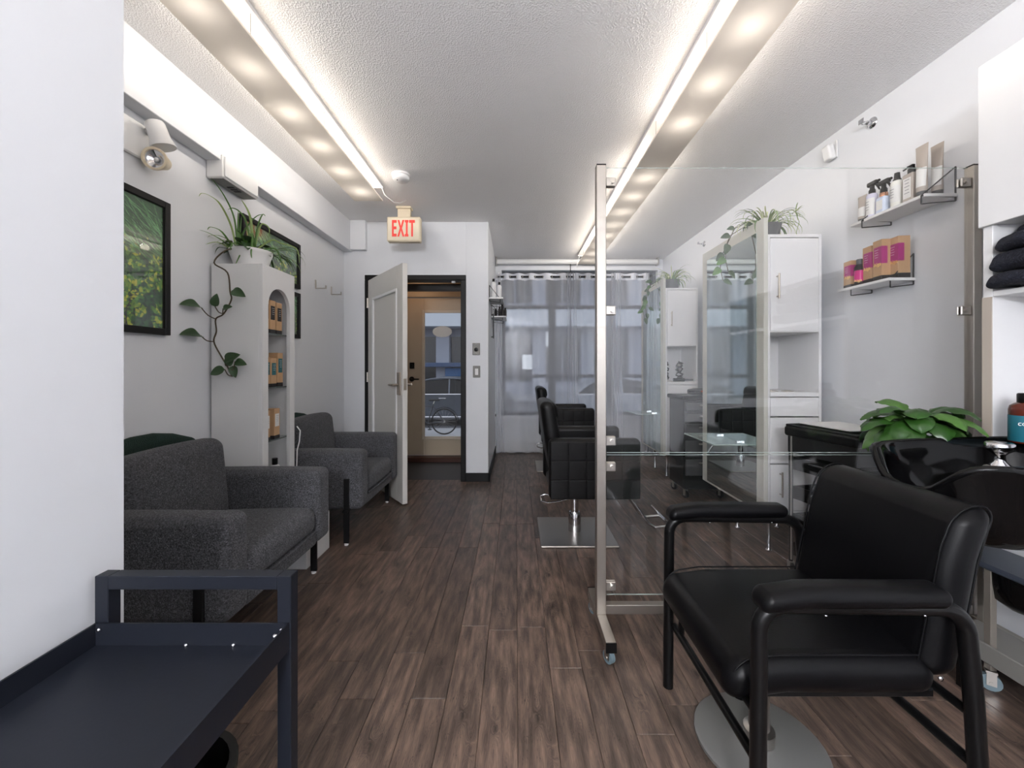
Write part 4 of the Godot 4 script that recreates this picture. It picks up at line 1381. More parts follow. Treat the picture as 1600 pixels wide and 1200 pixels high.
func caster(parent: Node3D, p: Vector3, turn: float, tyre: Material, r := 0.026) -> void:
	var t := Transform3D(Basis(Vector3.UP, turn), p)
	var w := part(parent, "caster", mb().at(t).tube([Vector3(-0.010, r, 0), Vector3(0.010, r, 0)], r, 18), tyre)
	part(w, "fork", mb().at(t).lim(-0.015, -0.012, r * 0.7, r * 2.3, -0.012, 0.014).lim(0.012, 0.015, r * 0.7, r * 2.3, -0.012, 0.014).lim(-0.015, 0.015, r * 2.2, r * 2.45, -0.014, 0.016).tube([Vector3(-0.017, r, 0), Vector3(0.017, r, 0)], 0.006, 8), M.steel)

func build_partition() -> void:
	var z := -1.80
	var p := thing("glass_partition", "tall clear glass partition on a wheeled brushed steel frame", "partition", Vector3.ZERO)
	part(p, "post", mb().lim(0.357, 0.399, 0.105, 2.092, z - 0.02, z + 0.02, 0.002), M.brushed)
	part(p, "post", mb().lim(2.022, 2.060, 0.105, 2.092, z - 0.02, z + 0.02, 0.002), M.brushed)
	for x in [0.378, 2.041]:
		part(p, "post_cap", mb().lim(x - 0.0205, x + 0.0205, 2.092, 2.096, z - 0.0205, z + 0.0205), M.plastic)
	part(p, "bottom_rail", mb().lim(0.399, 2.022, 0.105, 0.145, z - 0.018, z + 0.018, 0.002), M.brushed)
	for x in [0.378, 2.03]:
		part(p, "foot", mb().lim(x - 0.021, x + 0.021, 0.066, 0.105, z - 0.20, z + 0.20, 0.002), M.brushed)
		for s in [-1.0, 1.0]:
			part(p, "foot_cap", mb().lim(x - 0.0212, x + 0.0212, 0.0655, 0.1052, z + s * 0.20, z + s * 0.205), M.plastic)
			caster(p, Vector3(x, 0, z + s * 0.165), 0.5, M.rubber_blue)
	part(p, "upper_pane", mb().lim(0.405, 2.014, 0.818, 2.086, z - 0.003, z + 0.003), M.glass)
	part(p, "lower_pane", mb().lim(0.405, 2.014, 0.185, 0.806, z - 0.003, z + 0.003), M.glass)
	# ground edges of the panes catch the light
	for q in [[2.086, 2.0875], [0.816, 0.818], [0.806, 0.808], [0.1835, 0.185]]:
		part(p, "pane_edge", mb().lim(0.405, 2.014, q[0], q[1], z - 0.003, z + 0.003), M.glass_edge)
	for y in [2.02, 1.45, 0.87, 0.755, 0.225]:
		clip(p, 0.399, y, z, 1.0)
		clip(p, 2.022, y, z, -1.0)

# ---------------------------------------------------------------- shampoo chair and basin
func build_shampoo() -> void:
	var c := thing("shampoo_chair", "black vinyl reclining shampoo chair with padded tube arms in the foreground", "salon chair", Vector3.ZERO)
	var seat_bend := func(p: Vector3) -> Vector3:
		var f := clampf((0.68 - p.x) / 0.16, 0.0, 1.0)
		return p + Vector3(0, -0.03 * f * f, 0)
	part(c, "seat", mb().rbox(Vector3(0.79, 0.425, -1.235), Vector3(0.53, 0.10, 0.485), 0.046, 5, Vector3(0, 0.006, 0), 3, seat_bend), M.vinyl)
	var lean := func(p: Vector3) -> Vector3:
		return p + Vector3((p.y - 0.44) * 0.20 + maxf(0.0, p.y - 0.76) * 0.25, 0, 0)
	part(c, "backrest", mb().rbox(Vector3(1.055, 0.635, -1.235), Vector3(0.10, 0.43, 0.49), 0.046, 5, Vector3(0.004, 0, 0), 3, lean), M.vinyl)
	# piping: seams at both ends of the seat and the back
	for z in [-1.012, -1.458]:
		var loop := []
		for q in arc(Vector3(0.59, 0.425, z), Vector3(0.052, 0, 0), Vector3(0, 0.0505, 0), PI * 1.4, PI * 0.5, 12):
			loop.append(seat_bend.call(q))
		for i in 6:
			loop.append(Vector3(0.66 + i * 0.07, 0.4765, z))
		part(c, "piping", mb().tube(loop, 0.0028, 6), M.vinyl)
		var lb := []
		for i in 8:
			lb.append(lean.call(Vector3(1.004, 0.45 + 0.35 * i / 7.0, z)))
		for q in arc(Vector3(1.055, 0.80, z), Vector3(0.051, 0, 0), Vector3(0, 0.051, 0), PI, 0.0, 12):
			lb.append(lean.call(q))
		for i in 5:
			lb.append(lean.call(Vector3(1.106, 0.79 - 0.08 * i, z)))
		part(c, "piping", mb().tube(lb, 0.0028, 6), M.vinyl)
	for z in [-0.955, -1.515]:
		var pts := [Vector3(0.572, 0.0, z), Vector3(0.574, 0.30, z), Vector3(0.576, 0.56, z)]
		pts.append_array(arc(Vector3(0.636, 0.575, z), Vector3(-0.06, 0, 0), Vector3(0, 0.06, 0), 0.0, PI / 2, 6))
		pts.append(Vector3(0.80, 0.634, z))
		pts.append_array(arc(Vector3(1.0, 0.56, z), Vector3(0, 0.07, 0), Vector3(0.07, 0, 0), 0.0, PI / 2 * 0.85, 6))
		pts.append(Vector3(1.085, 0.40, z))
		pts.append(Vector3(1.11, 0.0, z))
		part(c, "leg_frame", mb().tube(pts, 0.0185, 14), M.plastic)
		var droop := func(p: Vector3) -> Vector3:
			var f := clampf((0.66 - p.x) / 0.09, 0.0, 1.0)
			return p + Vector3(0, -0.018 * f * f, 0)
		part(c, "arm_pad", mb().rbox(Vector3(0.79, 0.662, z), Vector3(0.44, 0.046, 0.072), 0.022, 4, Vector3(0, 0.004, 0), 4, droop), M.vinyl)
		for x in [0.72, 0.95]:
			part(c, "screw", mb().ball(Vector3(x, 0.622, z + 0.018), Vector3(0.004, 0.003, 0.004), 8), M.chrome)
		var zi: float = z + (-0.055 if z > -1.2 else 0.055)
		part(c, "strut", mb().tube([Vector3(0.60, 0.235, zi), Vector3(0.60, 0.40, zi)], 0.011, 8), M.plastic)
	part(c, "stretcher", mb().tube([Vector3(0.59, 0.235, -1.50), Vector3(0.59, 0.235, -0.97)], 0.0125, 10), M.plastic)
	part(c, "stretcher", mb().tube([Vector3(1.095, 0.25, -1.50), Vector3(1.095, 0.25, -0.97)], 0.0125, 10), M.plastic)
	part(c, "seat_pan", mb().lim(0.60, 1.06, 0.362, 0.385, -1.45, -1.02, 0.004), M.plastic)
	for x in [0.576, 1.087]:
		part(c, "seat_rail", mb().tube([Vector3(x, 0.372, -1.515), Vector3(x, 0.372, -0.955)], 0.011, 8), M.plastic)
	part(c, "lever_knob", mb().ball(Vector3(1.035, 0.44, -0.982), Vector3(0.007, 0.007, 0.004), 8), M.chrome)
	# round pedestal plate on the floor under the chair
	var d := thing("pedestal_plate", "round grey metal floor plate with short post under the shampoo chair", "floor plate", Vector3(0.775, 0, -1.285))
	part(d, "plate", mb().lathe([Vector2(0, 0), Vector2(0.19, 0), Vector2(0.19, 0.010), Vector2(0.184, 0.014), Vector2(0, 0.016)], 36), mat(rgb(120, 120, 118), 0.5, 0.3))
	part(d, "post", mb().lathe([Vector2(0.045, 0.014), Vector2(0.045, 0.05), Vector2(0.03, 0.055), Vector2(0.03, 0.36), Vector2(0, 0.36)], 18), M.steel)

	# basin
	var b := thing("shampoo_basin", "glossy black shampoo basin with neck cut-out and chrome faucet", "basin", Vector3(1.50, 0, -1.25))
	var ring := func(a: float, k: float) -> Vector2:
		var ca := cos(a)
		var sa := sin(a)
		return Vector2(0.30 * signf(ca) * pow(absf(ca), 0.62), 0.215 * signf(sa) * pow(absf(sa), 0.62)) * k
	var rim := func(a: float) -> float:
		var f := absf(wrapf(a - PI, -PI, PI))
		return 0.925 - 0.10 * exp(-pow(f / 0.42, 2.0)) + 0.02 * clampf((f - 1.2) / 1.2, 0, 1)
	# from the outside foot up, over the rolled rim and down into the bowl
	var prof := [[0.35, 0.67, 0.0], [0.58, 0.685, 0.0], [0.76, 0.735, 0.0], [0.87, 0.0, -0.10], [0.93, 0.0, -0.045], [0.985, 0.0, -0.012], [1.0, 0.0, 0.0], [0.985, 0.0, 0.010], [0.95, 0.0, 0.012], [0.91, 0.0, 0.004], [0.87, 0.0, -0.02], [0.80, 0.0, -0.08], [0.68, 0.775, 0.0], [0.45, 0.745, 0.0], [0.12, 0.735, 0.0]]
	var bowl := func(u: float, t: float) -> Vector3:
		var a := u * TAU
		var q: Array = prof[int(round(t * (prof.size() - 1)))]
		var r2: Vector2 = ring.call(a, q[0])
		var y: float = q[1] if q[1] > 0.0 else rim.call(a) + q[2]
		return Vector3(r2.x, y, r2.y)
	part(b, "bowl", mb().sheet(bowl, 64, prof.size() - 1), M.gloss)
	part(b, "drain", mb().at(mv(0.02, 0.735, 0)).lathe([Vector2(0.036, 0.002), Vector2(0.03, 0.006), Vector2(0, 0.0)], 16), M.chrome)
	part(b, "rear_ledge", mb().rbox(Vector3(0.41, 0.925, 0), Vector3(0.32, 0.035, 0.42), 0.014, 3), M.gloss)
	part(b, "support_bracket", mb().lim(0.30, 0.57, 0.80, 0.912, -0.05, 0.05, 0.004), M.dark)
	var fa := part(b, "faucet", mb().at(mv(0.06, 0.0, -0.05)).lathe([Vector2(0.026, 0.86), Vector2(0.024, 0.885), Vector2(0.014, 0.895), Vector2(0.013, 0.915), Vector2(0.022, 0.925), Vector2(0.032, 0.932), Vector2(0.034, 0.938), Vector2(0.034, 0.952), Vector2(0.03, 0.956), Vector2(0, 0.956)], 22), M.chrome)
	part(b, "faucet_base", mb().rbox(Vector3(0.06, 0.85, -0.04), Vector3(0.12, 0.03, 0.06), 0.014, 3).tube([Vector3(0.03, 0.86, -0.04), Vector3(-0.02, 0.875, 0.02), Vector3(-0.06, 0.862, 0.05)], 0.010, 10), M.chrome)
	part(b, "spray_hose", mb().tube([Vector3(0.10, 0.85, -0.10), Vector3(0.03, 0.872, -0.06), Vector3(-0.05, 0.868, 0.0), Vector3(-0.09, 0.85, 0.03)], 0.011, 10), mat(rgb(150, 148, 140), 0.4, 0.5))

	# bottle on the ledge
	var bt := thing("shampoo_bottle", "amber bottle with teal label and black cap behind the basin", "bottle", Vector3(1.725, 0.943, -1.355))
	part(bt, "body", mb().lathe([Vector2(0, 0), Vector2(0.043, 0), Vector2(0.046, 0.004), Vector2(0.046, 0.112), Vector2(0.043, 0.125), Vector2(0.032, 0.134), Vector2(0.022, 0.138)], 28), M.amber)
	part(bt, "label", mb().lathe([Vector2(0.0462, 0.006), Vector2(0.0466, 0.007), Vector2(0.0466, 0.092), Vector2(0.0462, 0.093)], 28), mat(rgb(22, 98, 114), 0.5))
	part(bt, "cap", mb().lathe([Vector2(0.026, 0.134), Vector2(0.027, 0.136), Vector2(0.027, 0.164), Vector2(0.024, 0.168), Vector2(0, 0.168)], 22), M.plastic)
	var tx := text_mesh("CODELINE", 0.014, 0.0012)
	var tt := part(bt, "lettering", tx, M.label_white, Vector3(-0.030, 0.066, 0.0365), "white lettering on the label")
	tt.rotation.y = -0.69
	part(bt, "print", mb().at(Transform3D(Basis(Vector3.UP, -0.69), Vector3(-0.0300, 0, 0.0365))).box(Vector3(0, 0.052, 0), Vector3(0.034, 0.004, 0.0012)).box(Vector3(0, 0.044, 0), Vector3(0.026, 0.003, 0.0012)).box(Vector3(-0.008, 0.022, 0), Vector3(0.014, 0.008, 0.0012)), M.gold)

	# leafy plant beside the basin on the black trolley side
	var pl := thing("broadleaf_plant", "broad green leafy plant in a dark pot behind the black basin", "plant", Vector3(1.585, 0.70, -1.60))
	part(pl, "pot", mb().lathe([Vector2(0, 0.0), Vector2(0.075, 0.0), Vector2(0.095, 0.15), Vector2(0.097, 0.16), Vector2(0.087, 0.16), Vector2(0.085, 0.14)], 22), M.plastic)
	part(pl, "soil", mb().lathe([Vector2(0.086, 0.14), Vector2(0, 0.145)], 16), M.soil)
	var r := RandomNumberGenerator.new()
	r.seed = 44
	for i in 38:
		var a := i * 2.399 + r.randf() * 0.4
		var tier := float(i) / 38.0
		var L := lerpf(0.19, 0.16, tier) * r.randf_range(0.9, 1.15)
		var up := lerpf(0.22, 0.31, tier)
		broad_leaf(pl, Vector3(cos(a) * 0.035, up, sin(a) * 0.035), a, lerpf(22, 62, tier) + r.randf_range(-8, 8), L, r.randf_range(0.075, 0.10), r.randf_range(1.8, 2.9), M.leaf_broad if i % 4 else M.leaf_mid)
	for i in 7:
		var a := i * 0.95 + 0.3
		broad_leaf(pl, Vector3(cos(a) * 0.02, 0.27, sin(a) * 0.02), a, r.randf_range(58, 80), r.randf_range(0.13, 0.17), r.randf_range(0.06, 0.08), r.randf_range(2.0, 3.0), M.leaf_mid if i % 2 else M.leaf_broad)
	part(pl, "stem", mb().tube([Vector3(0, 0.13, 0), Vector3(0.005, 0.20, 0), Vector3(0, 0.26, 0)], 0.010, 8), M.stem)
	var sd := thing("plant_stand", "black side stand carrying the broad-leaved plant by the right wall", "stand", Vector3(1.59, 0, -1.60))
	part(sd, "top", mb().rbox(Vector3(0, 0.685, 0), Vector3(0.20, 0.03, 0.20), 0.01, 2), M.plastic)
	for q in [[-1, -1], [1, -1], [1, 1], [-1, 1]]:
		part(sd, "leg", mb().lim(q[0] * 0.085 - 0.01, q[0] * 0.085 + 0.01, 0, 0.67, q[1] * 0.085 - 0.01, q[1] * 0.085 + 0.01), M.plastic)

func broad_leaf(parent: Node3D, p: Vector3, az: float, lift: float, L: float, w: float, droop: float, m: Material) -> void:
	var el := deg_to_rad(lift)
	var side := Vector3(-sin(az), 0, cos(az))
	var pts := [p]
	var dirs := []
	var k := 10
	for i in k:
		var d := Vector3(cos(az) * cos(el), sin(el), sin(az) * cos(el))
		dirs.append(d)
		pts.append(pts[i] + d * L / k)
		el -= droop / k
	dirs.append(dirs[k - 1])
	var f := func(u: float, t: float) -> Vector3:
		var i := int(round(u * k))
		var d: Vector3 = dirs[i]
		var nn := side.cross(d)
		var half := w * 0.5 * clampf(pow(sin(PI * clampf((u - 0.10) / 0.90, 0.0, 1.0)), 0.45), 0.05, 1.0)
		var s := t * 2.0 - 1.0
		return pts[i] + side * half * s - nn * half * (absf(s) * 0.35) + nn * 0.004 * sin(u * 14.0 + s * 3.0) * absf(s)
	part(parent, "leaf", mb().sheet(f, k, 4), m)

# ---------------------------------------------------------------- trolleys
func build_trolleys() -> void:
	var t := thing("salon_trolley", "black salon trolley with white paper on its top, behind the shampoo chair", "trolley", Vector3(1.82, 0, -2.215))
	t.rotation.y = 0.20
	var hx := 0.185
	var hz := 0.20
	part(t, "top_tray", mb().rbox(Vector3(0, 0.825, 0), Vector3(hx * 2 + 0.03, 0.06, hz * 2 + 0.03), 0.018, 3), M.plastic)
	part(t, "tray_rim", mb().tube([Vector3(-hx, 0.858, -hz), Vector3(hx, 0.858, -hz), Vector3(hx, 0.858, hz), Vector3(-hx, 0.858, hz)], 0.008, 8, false, true), M.plastic)
	part(t, "drawer_case", mb().lim(-hx, hx, 0.70, 0.80, -hz, hz, 0.004), M.dark)
	part(t, "cup_holder", mb().at(mv(0.02, 0.845, hz + 0.045)).lathe([Vector2(0.045, -0.05), Vector2(0.045, 0.012), Vector2(0.036, 0.012), Vector2(0.034, -0.045), Vector2(0, -0.045)], 22), M.plastic)
	for q in [[-1, -1], [1, -1], [1, 1], [-1, 1]]:
		part(t, "post", mb().tube([Vector3(q[0] * (hx - 0.012), 0.06, q[1] * (hz - 0.012)), Vector3(q[0] * (hx - 0.012), 0.80, q[1] * (hz - 0.012))], 0.011, 8), M.plastic)
		caster(t, Vector3(q[0] * (hx - 0.012), 0, q[1] * (hz - 0.012)), 0.3 * q[0], M.dark)
	for y in [0.10, 0.27, 0.43, 0.60]:
		var sh := part(t, "drawer", mb().lim(-hx + 0.02, hx - 0.02, y, y + 0.008, -hz + 0.02, hz - 0.02).lim(-hx + 0.02, -hx + 0.026, y, y + 0.075, -hz + 0.02, hz - 0.02).lim(hx - 0.026, hx - 0.02, y, y + 0.075, -hz + 0.02, hz - 0.02).lim(-hx + 0.02, hx - 0.02, y, y + 0.075, hz - 0.026, hz - 0.02).lim(-hx + 0.02, hx - 0.02, y, y + 0.075, -hz + 0.02, -hz + 0.026), M.plastic)
		part(sh, "handle", mb().tube([Vector3(-hx - 0.012, y + 0.06, -0.05), Vector3(-hx - 0.012, y + 0.06, 0.05)], 0.005, 6), M.grey_plastic)
	part(t, "side_rod", mb().tube([Vector3(-hx - 0.004, 0.08, -hz + 0.03), Vector3(-hx - 0.004, 0.81, -hz + 0.03)], 0.005, 8), M.steel)
	var pp := solo("paper_sheet", "white sheet of paper lying on the black salon trolley", "paper", mb().box(Vector3.ZERO, Vector3(0.27, 0.004, 0.33)), M.paper, Vector3(1.83, 0.868, -2.25))
	pp.rotation.y = 0.12
	solo("hair_clip", "teal hair clip in the black trolley, half hidden by the chair back", "clip", mb().rbox(Vector3.ZERO, Vector3(0.09, 0.02, 0.03), 0.009, 3), M.teal, Vector3(1.79, 0.618, -2.08))
	solo("comb_handle", "small red comb handle lying in the black trolley", "comb", mb().tube([Vector3(-0.05, 0, 0), Vector3(0.06, 0.004, 0)], 0.007, 8), M.red, Vector3(1.88, 0.615, -2.06))
	var br := thing("round_brush", "round brush with orange tip poking out of the black trolley", "brush", Vector3(1.66, 0.615, -2.14))
	part(br, "head", mb().tube([Vector3(-0.02, 0.01, 0), Vector3(0.07, 0.008, 0.01)], 0.016, 12), M.grey_plastic)
	part(br, "tip", mb().ball(Vector3(-0.028, 0.01, 0), Vector3(0.014, 0.016, 0.016), 12), M.orange)

	var f := thing("drawer_trolley", "dark trolley with grey drawers standing between the two mirror stations", "trolley", Vector3(1.71, 0, -3.82))
	part(f, "case", mb().lim(-0.19, 0.19, 0.09, 0.90, -0.17, 0.17, 0.006), M.plastic)
	part(f, "top", mb().rbox(Vector3(0, 0.915, 0), Vector3(0.42, 0.04, 0.38), 0.015, 3), M.plastic)
	for y in [0.80, 0.70, 0.60, 0.45, 0.28]:
		var hh := 0.085 if y > 0.5 else 0.15
		var dr := part(f, "drawer", mb().lim(-0.175, 0.175, y - hh + 0.085, y + 0.085 - 0.004, 0.165, 0.182, 0.004), M.grey_plastic)
		part(dr, "handle", mb().lim(-0.06, 0.06, y + 0.045, y + 0.058, 0.182, 0.196, 0.003), M.steel)
	for q in [[-1, -1], [1, -1], [1, 1], [-1, 1]]:
		caster(f, Vector3(q[0] * 0.16, 0, q[1] * 0.13), 0.4, M.dark, 0.034)
	var hd := thing("hair_dryer", "black hair dryer with orange badge on the drawer trolley", "hair dryer", Vector3(1.70, 0.935, -3.74))
	part(hd, "barrel", mb().tube([Vector3(-0.11, 0.035, 0.02), Vector3(-0.06, 0.037, 0.02), Vector3(0.08, 0.038, 0.02), Vector3(0.10, 0.038, 0.02)], [0.022, 0.03, 0.037, 0.03], 16), M.gloss)
	part(hd, "grip", mb().tube([Vector3(0.05, 0.03, 0.03), Vector3(0.09, 0.018, 0.11)], 0.016, 10), M.plastic)
	part(hd, "badge", mb().box(Vector3(0.02, 0.04, 0.057), Vector3(0.05, 0.014, 0.003)), M.orange)

	# low trolley tucked under the basin by the wall
	var l := thing("low_trolley", "low grey wheeled trolley tucked below the basin at the right edge", "trolley", Vector3(1.87, 0, -1.435))
	var grey_blue := mat(rgb(66, 73, 86), 0.35)
	part(l, "top_tray", mb().lim(-0.12, 0.12, 0.445, 0.455, -0.285, 0.285, 0.003).lim(-0.12, -0.114, 0.455, 0.468, -0.285, 0.285).lim(-0.12, 0.12, 0.455, 0.468, -0.285, -0.279), grey_blue)
	part(l, "lower_tray", mb().lim(-0.12, 0.12, 0.10, 0.125, -0.285, 0.285, 0.004).lim(-0.125, -0.115, 0.10, 0.17, -0.285, 0.285, 0.003), mat(rgb(132, 130, 126), 0.5))
	for q in [[-0.105, -0.065], [0.105, -0.27], [0.105, 0.27], [-0.105, 0.27], [-0.105, -0.27]]:
		part(l, "post", mb().lim(q[0] - 0.012, q[0] + 0.012, 0.075, 0.445, q[1] - 0.012, q[1] + 0.012, 0.002), mat(rgb(112, 106, 98), 0.6))
		caster(l, Vector3(q[0], 0, q[1]), 0.9, M.rubber_blue, 0.03)
	part(l, "hanging_bowl", mb().at(mv(-0.005, 0.31, -0.03)).lathe([Vector2(0, 0), Vector2(0.06, 0.004), Vector2(0.10, 0.035), Vector2(0.11, 0.09), Vector2(0.113, 0.134), Vector2(0.106, 0.134), Vector2(0.10, 0.09), Vector2(0, 0.02)], 26), M.gloss, Vector3.ZERO, "black bowl slung under the tray")

# ---------------------------------------------------------------- right wall
func tube_bottle(label: String, where: Vector3, h: float, group: String) -> void:
	# flat-crimped cosmetic tube standing on its cap, crimp along z
	var b := thing("cosmetic_tube", label, "tube", where, group)
	var body := func(u: float, t: float) -> Vector3:
		var a := u * TAU
		var k := pow(t, 1.3)
		return Vector3(lerpf(0.021, 0.002, k) * cos(a), 0.022 + (h - 0.022) * t, lerpf(0.021, 0.031, k) * sin(a))
	part(b, "body", mb().sheet(body, 24, 8), M.taupe)
	part(b, "cap", mb().lathe([Vector2(0, 0), Vector2(0.019, 0), Vector2(0.02, 0.003), Vector2(0.02, 0.024), Vector2(0, 0.024)], 18), M.grey_plastic)
	var lab := func(u: float, t: float) -> Vector3:
		var a := lerpf(PI * 0.55, PI * 1.35, u)
		var tt := lerpf(0.10, 0.50, t)
		var k := pow(tt, 1.3)
		return Vector3((lerpf(0.021, 0.002, k) + 0.0007) * cos(a), 0.022 + (h - 0.022) * tt, (lerpf(0.021, 0.031, k) + 0.0005) * sin(a))
	part(b, "label", mb().sheet(lab, 12, 3), M.label_white)

func spray_head(parent: Node3D, y: float) -> void:
	# trigger sprayer aimed along +z
	var s := mb()
	s.lathe([Vector2(0.016, y), Vector2(0.016, y + 0.02), Vector2(0.011, y + 0.028), Vector2(0.011, y + 0.045)], 14)
	s.rbox(Vector3(0, y + 0.056, 0.004), Vector3(0.024, 0.026, 0.062), 0.009, 3)
	s.tube([Vector3(0, y + 0.06, 0.034), Vector3(0, y + 0.058, 0.044)], 0.007, 10)
	part(parent, "sprayer", s, M.plastic)
	part(parent, "trigger", mb().tube([Vector3(0, y + 0.048, 0.022), Vector3(0, y + 0.03, 0.034), Vector3(0, y + 0.008, 0.045)], [0.006, 0.0055, 0.004], 8), M.plastic)

func label_patch(parent: Node3D, r: float, y0: float, y1: float, m: Material, a0 := 0.60, a1 := 1.40) -> void:
	var f := func(u: float, t: float) -> Vector3:
		var a := lerpf(PI * a0, PI * a1, u)
		return Vector3(r * cos(a), lerpf(y0, y1, t), r * sin(a))
	part(parent, "label", mb().sheet(f, 12, 1), m)
	var ln := mb()
	for i in 4:
		var yy := lerpf(y1, y0, 0.2 + 0.16 * i)
		var a := PI * lerpf(a0, a1, 0.5)
		ln.at(Transform3D(Basis(Vector3.UP, -a), Vector3((r + 0.0006) * cos(a), yy, (r + 0.0006) * sin(a)))).box(Vector3.ZERO, Vector3(0.0008, 0.0025, r * (0.8 - 0.2 * (i % 2))))
	part(parent, "print", ln, M.print_grey)

func build_right_wall() -> void:
	var g := "bottles and tubes on the upper wall shelf"
	var s1 := thing("wall_shelf", "upper white wall shelf on the right wall, carrying bottles and tubes", "shelf", Vector3.ZERO)
	part(s1, "board", mb().lim(1.914, 2.07, 1.998, 2.013, -2.31, -1.887, 0.002), M.white)
	wire_bracket(s1, 2.07, -1.0, -1.895, 2.0, 0.165, 0.14)
	wire_bracket(s1, 2.07, -1.0, -2.22, 2.0, 0.165, 0.14)
	var top := 2.013
	tube_bottle("taupe cosmetic tube at the far end of the upper wall shelf", Vector3(1.965, top, -2.285), 0.155, g)
	var b1 := thing("spray_bottle", "lavender spray bottle with black trigger on the upper wall shelf", "bottle", Vector3(1.962, top, -2.22), g)
	part(b1, "body", mb().lathe([Vector2(0, 0), Vector2(0.024, 0), Vector2(0.026, 0.004), Vector2(0.026, 0.128), Vector2(0.022, 0.136), Vector2(0.012, 0.139)], 22), M.lavender)
	label_patch(b1, 0.0266, 0.02, 0.11, M.label_white)
	spray_head(b1, 0.137)
	var b2 := thing("spray_bottle", "pale blue spray bottle with rose gold neck on the upper wall shelf", "bottle", Vector3(1.962, top, -2.15), g)
	part(b2, "body", mb().rbox(Vector3(0, 0.047, 0), Vector3(0.05, 0.094, 0.056), 0.014, 3), M.pale_blue)
	part(b2, "neck", mb().lathe([Vector2(0.018, 0.092), Vector2(0.018, 0.112), Vector2(0.014, 0.116)], 18), M.rose_gold)
	part(b2, "label", mb().box(Vector3(-0.0252, 0.048, 0), Vector3(0.001, 0.05, 0.036)), M.label_white)
	spray_head(b2, 0.114)
	var b3 := thing("lotion_bottle", "cream white round bottle with black cap on the upper wall shelf", "bottle", Vector3(1.965, top, -2.078), g)
	part(b3, "body", mb().lathe([Vector2(0, 0), Vector2(0.024, 0), Vector2(0.0265, 0.004), Vector2(0.0265, 0.132), Vector2(0.022, 0.142), Vector2(0.013, 0.146)], 22), mat(rgb(228, 228, 222), 0.35))
	part(b3, "cap", mb().lathe([Vector2(0.017, 0.144), Vector2(0.017, 0.152), Vector2(0.0135, 0.154), Vector2(0.0115, 0.185), Vector2(0, 0.185)], 16), M.plastic)
	label_patch(b3, 0.0271, 0.03, 0.115, M.label_white)
	var b4 := thing("pump_bottle", "square taupe pump bottle with black pump on the upper wall shelf", "bottle", Vector3(1.965, top, -2.00), g)
	part(b4, "body", mb().rbox(Vector3(0, 0.072, 0), Vector3(0.05, 0.144, 0.056), 0.007, 3), M.taupe)
	part(b4, "pump", mb().lathe([Vector2(0.017, 0.143), Vector2(0.017, 0.168), Vector2(0.012, 0.170), Vector2(0.012, 0.178), Vector2(0, 0.178)], 16).rbox(Vector3(0, 0.184, -0.006), Vector3(0.016, 0.012, 0.035), 0.005, 2).tube([Vector3(0, 0.184, -0.02), Vector3(0, 0.180, -0.045)], 0.004, 8), M.plastic)
	part(b4, "label", mb().box(Vector3(-0.0252, 0.072, 0), Vector3(0.001, 0.10, 0.04)), M.label_white)
	var pl := mb()
	for i in 5:
		pl.box(Vector3(-0.0259, 0.112 - 0.016 * i, 0.0), Vector3(0.0006, 0.003, 0.026 - 0.006 * (i % 2)))
	part(b4, "print", pl, M.print_grey)
	tube_bottle("tall taupe cosmetic tube at the front of the upper shelf's near end", Vector3(1.942, top, -1.928), 0.245, g)
	tube_bottle("tall taupe cosmetic tube against the wall at the upper shelf's near end", Vector3(2.005, top, -1.918), 0.245, g)

	var s2 := thing("wall_shelf", "lower white wall shelf on the right wall, carrying kraft boxes", "shelf", Vector3.ZERO)
	part(s2, "board", mb().lim(1.93, 2.07, 1.647, 1.662, -2.42, -2.085, 0.002), M.white)
	wire_bracket(s2, 2.07, -1.0, -2.095, 1.648, 0.125, 0.14)
	wire_bracket(s2, 2.07, -1.0, -2.34, 1.648, 0.125, 0.14)
	var g2 := "kraft boxes with magenta labels on the lower wall shelf"
	var bx := [[1.975, -2.365, 0.155, "short kraft box with magenta label at the far end of the lower shelf"], [1.985, -2.245, 0.205, "kraft box with magenta label next to the magenta bottle"], [1.978, -2.172, 0.218, "tall kraft box with magenta label in the middle of the row"], [2.015, -2.118, 0.218, "kraft box with magenta label nearest the bracket, against the wall"]]
	for q in bx:
		var b := box_pack(q[3], Vector3(q[0], 1.662, q[1]), Vector3(0.058, q[2], 0.062), M.label_pink, g2, -1.0, -0.12, true)
		# label wraps onto the camera side
		part(b, "label", mb().box(Vector3(-0.058 * 0.5 + 0.014, q[2] * 0.62, 0.0314), Vector3(0.028, q[2] * 0.42, 0.0008)), M.label_pink)
		var nm := text_mesh("Aiga", 0.024, 0.001)
		var e := part(b, "lettering", nm, M.gold, Vector3(-0.0302, q[2] * 0.40, 0.004), "gold brand lettering")
		e.rotation.y = -PI / 2
	var mgb := thing("shampoo_bottle", "magenta bottle with smoky grey cap between kraft boxes", "bottle", Vector3(1.962, 1.662, -2.30))
	part(mgb, "body", mb().lathe([Vector2(0, 0), Vector2(0.023, 0), Vector2(0.025, 0.004), Vector2(0.025, 0.105), Vector2(0.017, 0.12), Vector2(0.012, 0.124)], 22), M.label_dark)
	part(mgb, "label", mb().lathe([Vector2(0.0256, 0.022), Vector2(0.0256, 0.085)], 22), mat(rgb(196, 20, 120), 0.4))
	part(mgb, "cap", mb().lathe([Vector2(0.016, 0.12), Vector2(0.016, 0.15), Vector2(0, 0.15)], 16), M.grey_plastic)
	var mt := part(mgb, "lettering", text_mesh("Aiga", 0.018, 0.001), M.gold, Vector3(-0.022, 0.026, 0.014), "gold brand lettering")
	mt.rotation.y = -1.0

	# sensors and sprinklers
	var ms := thing("motion_sensor", "small white motion sensor high on the right wall", "sensor", Vector3(2.07, 2.60, -2.63))
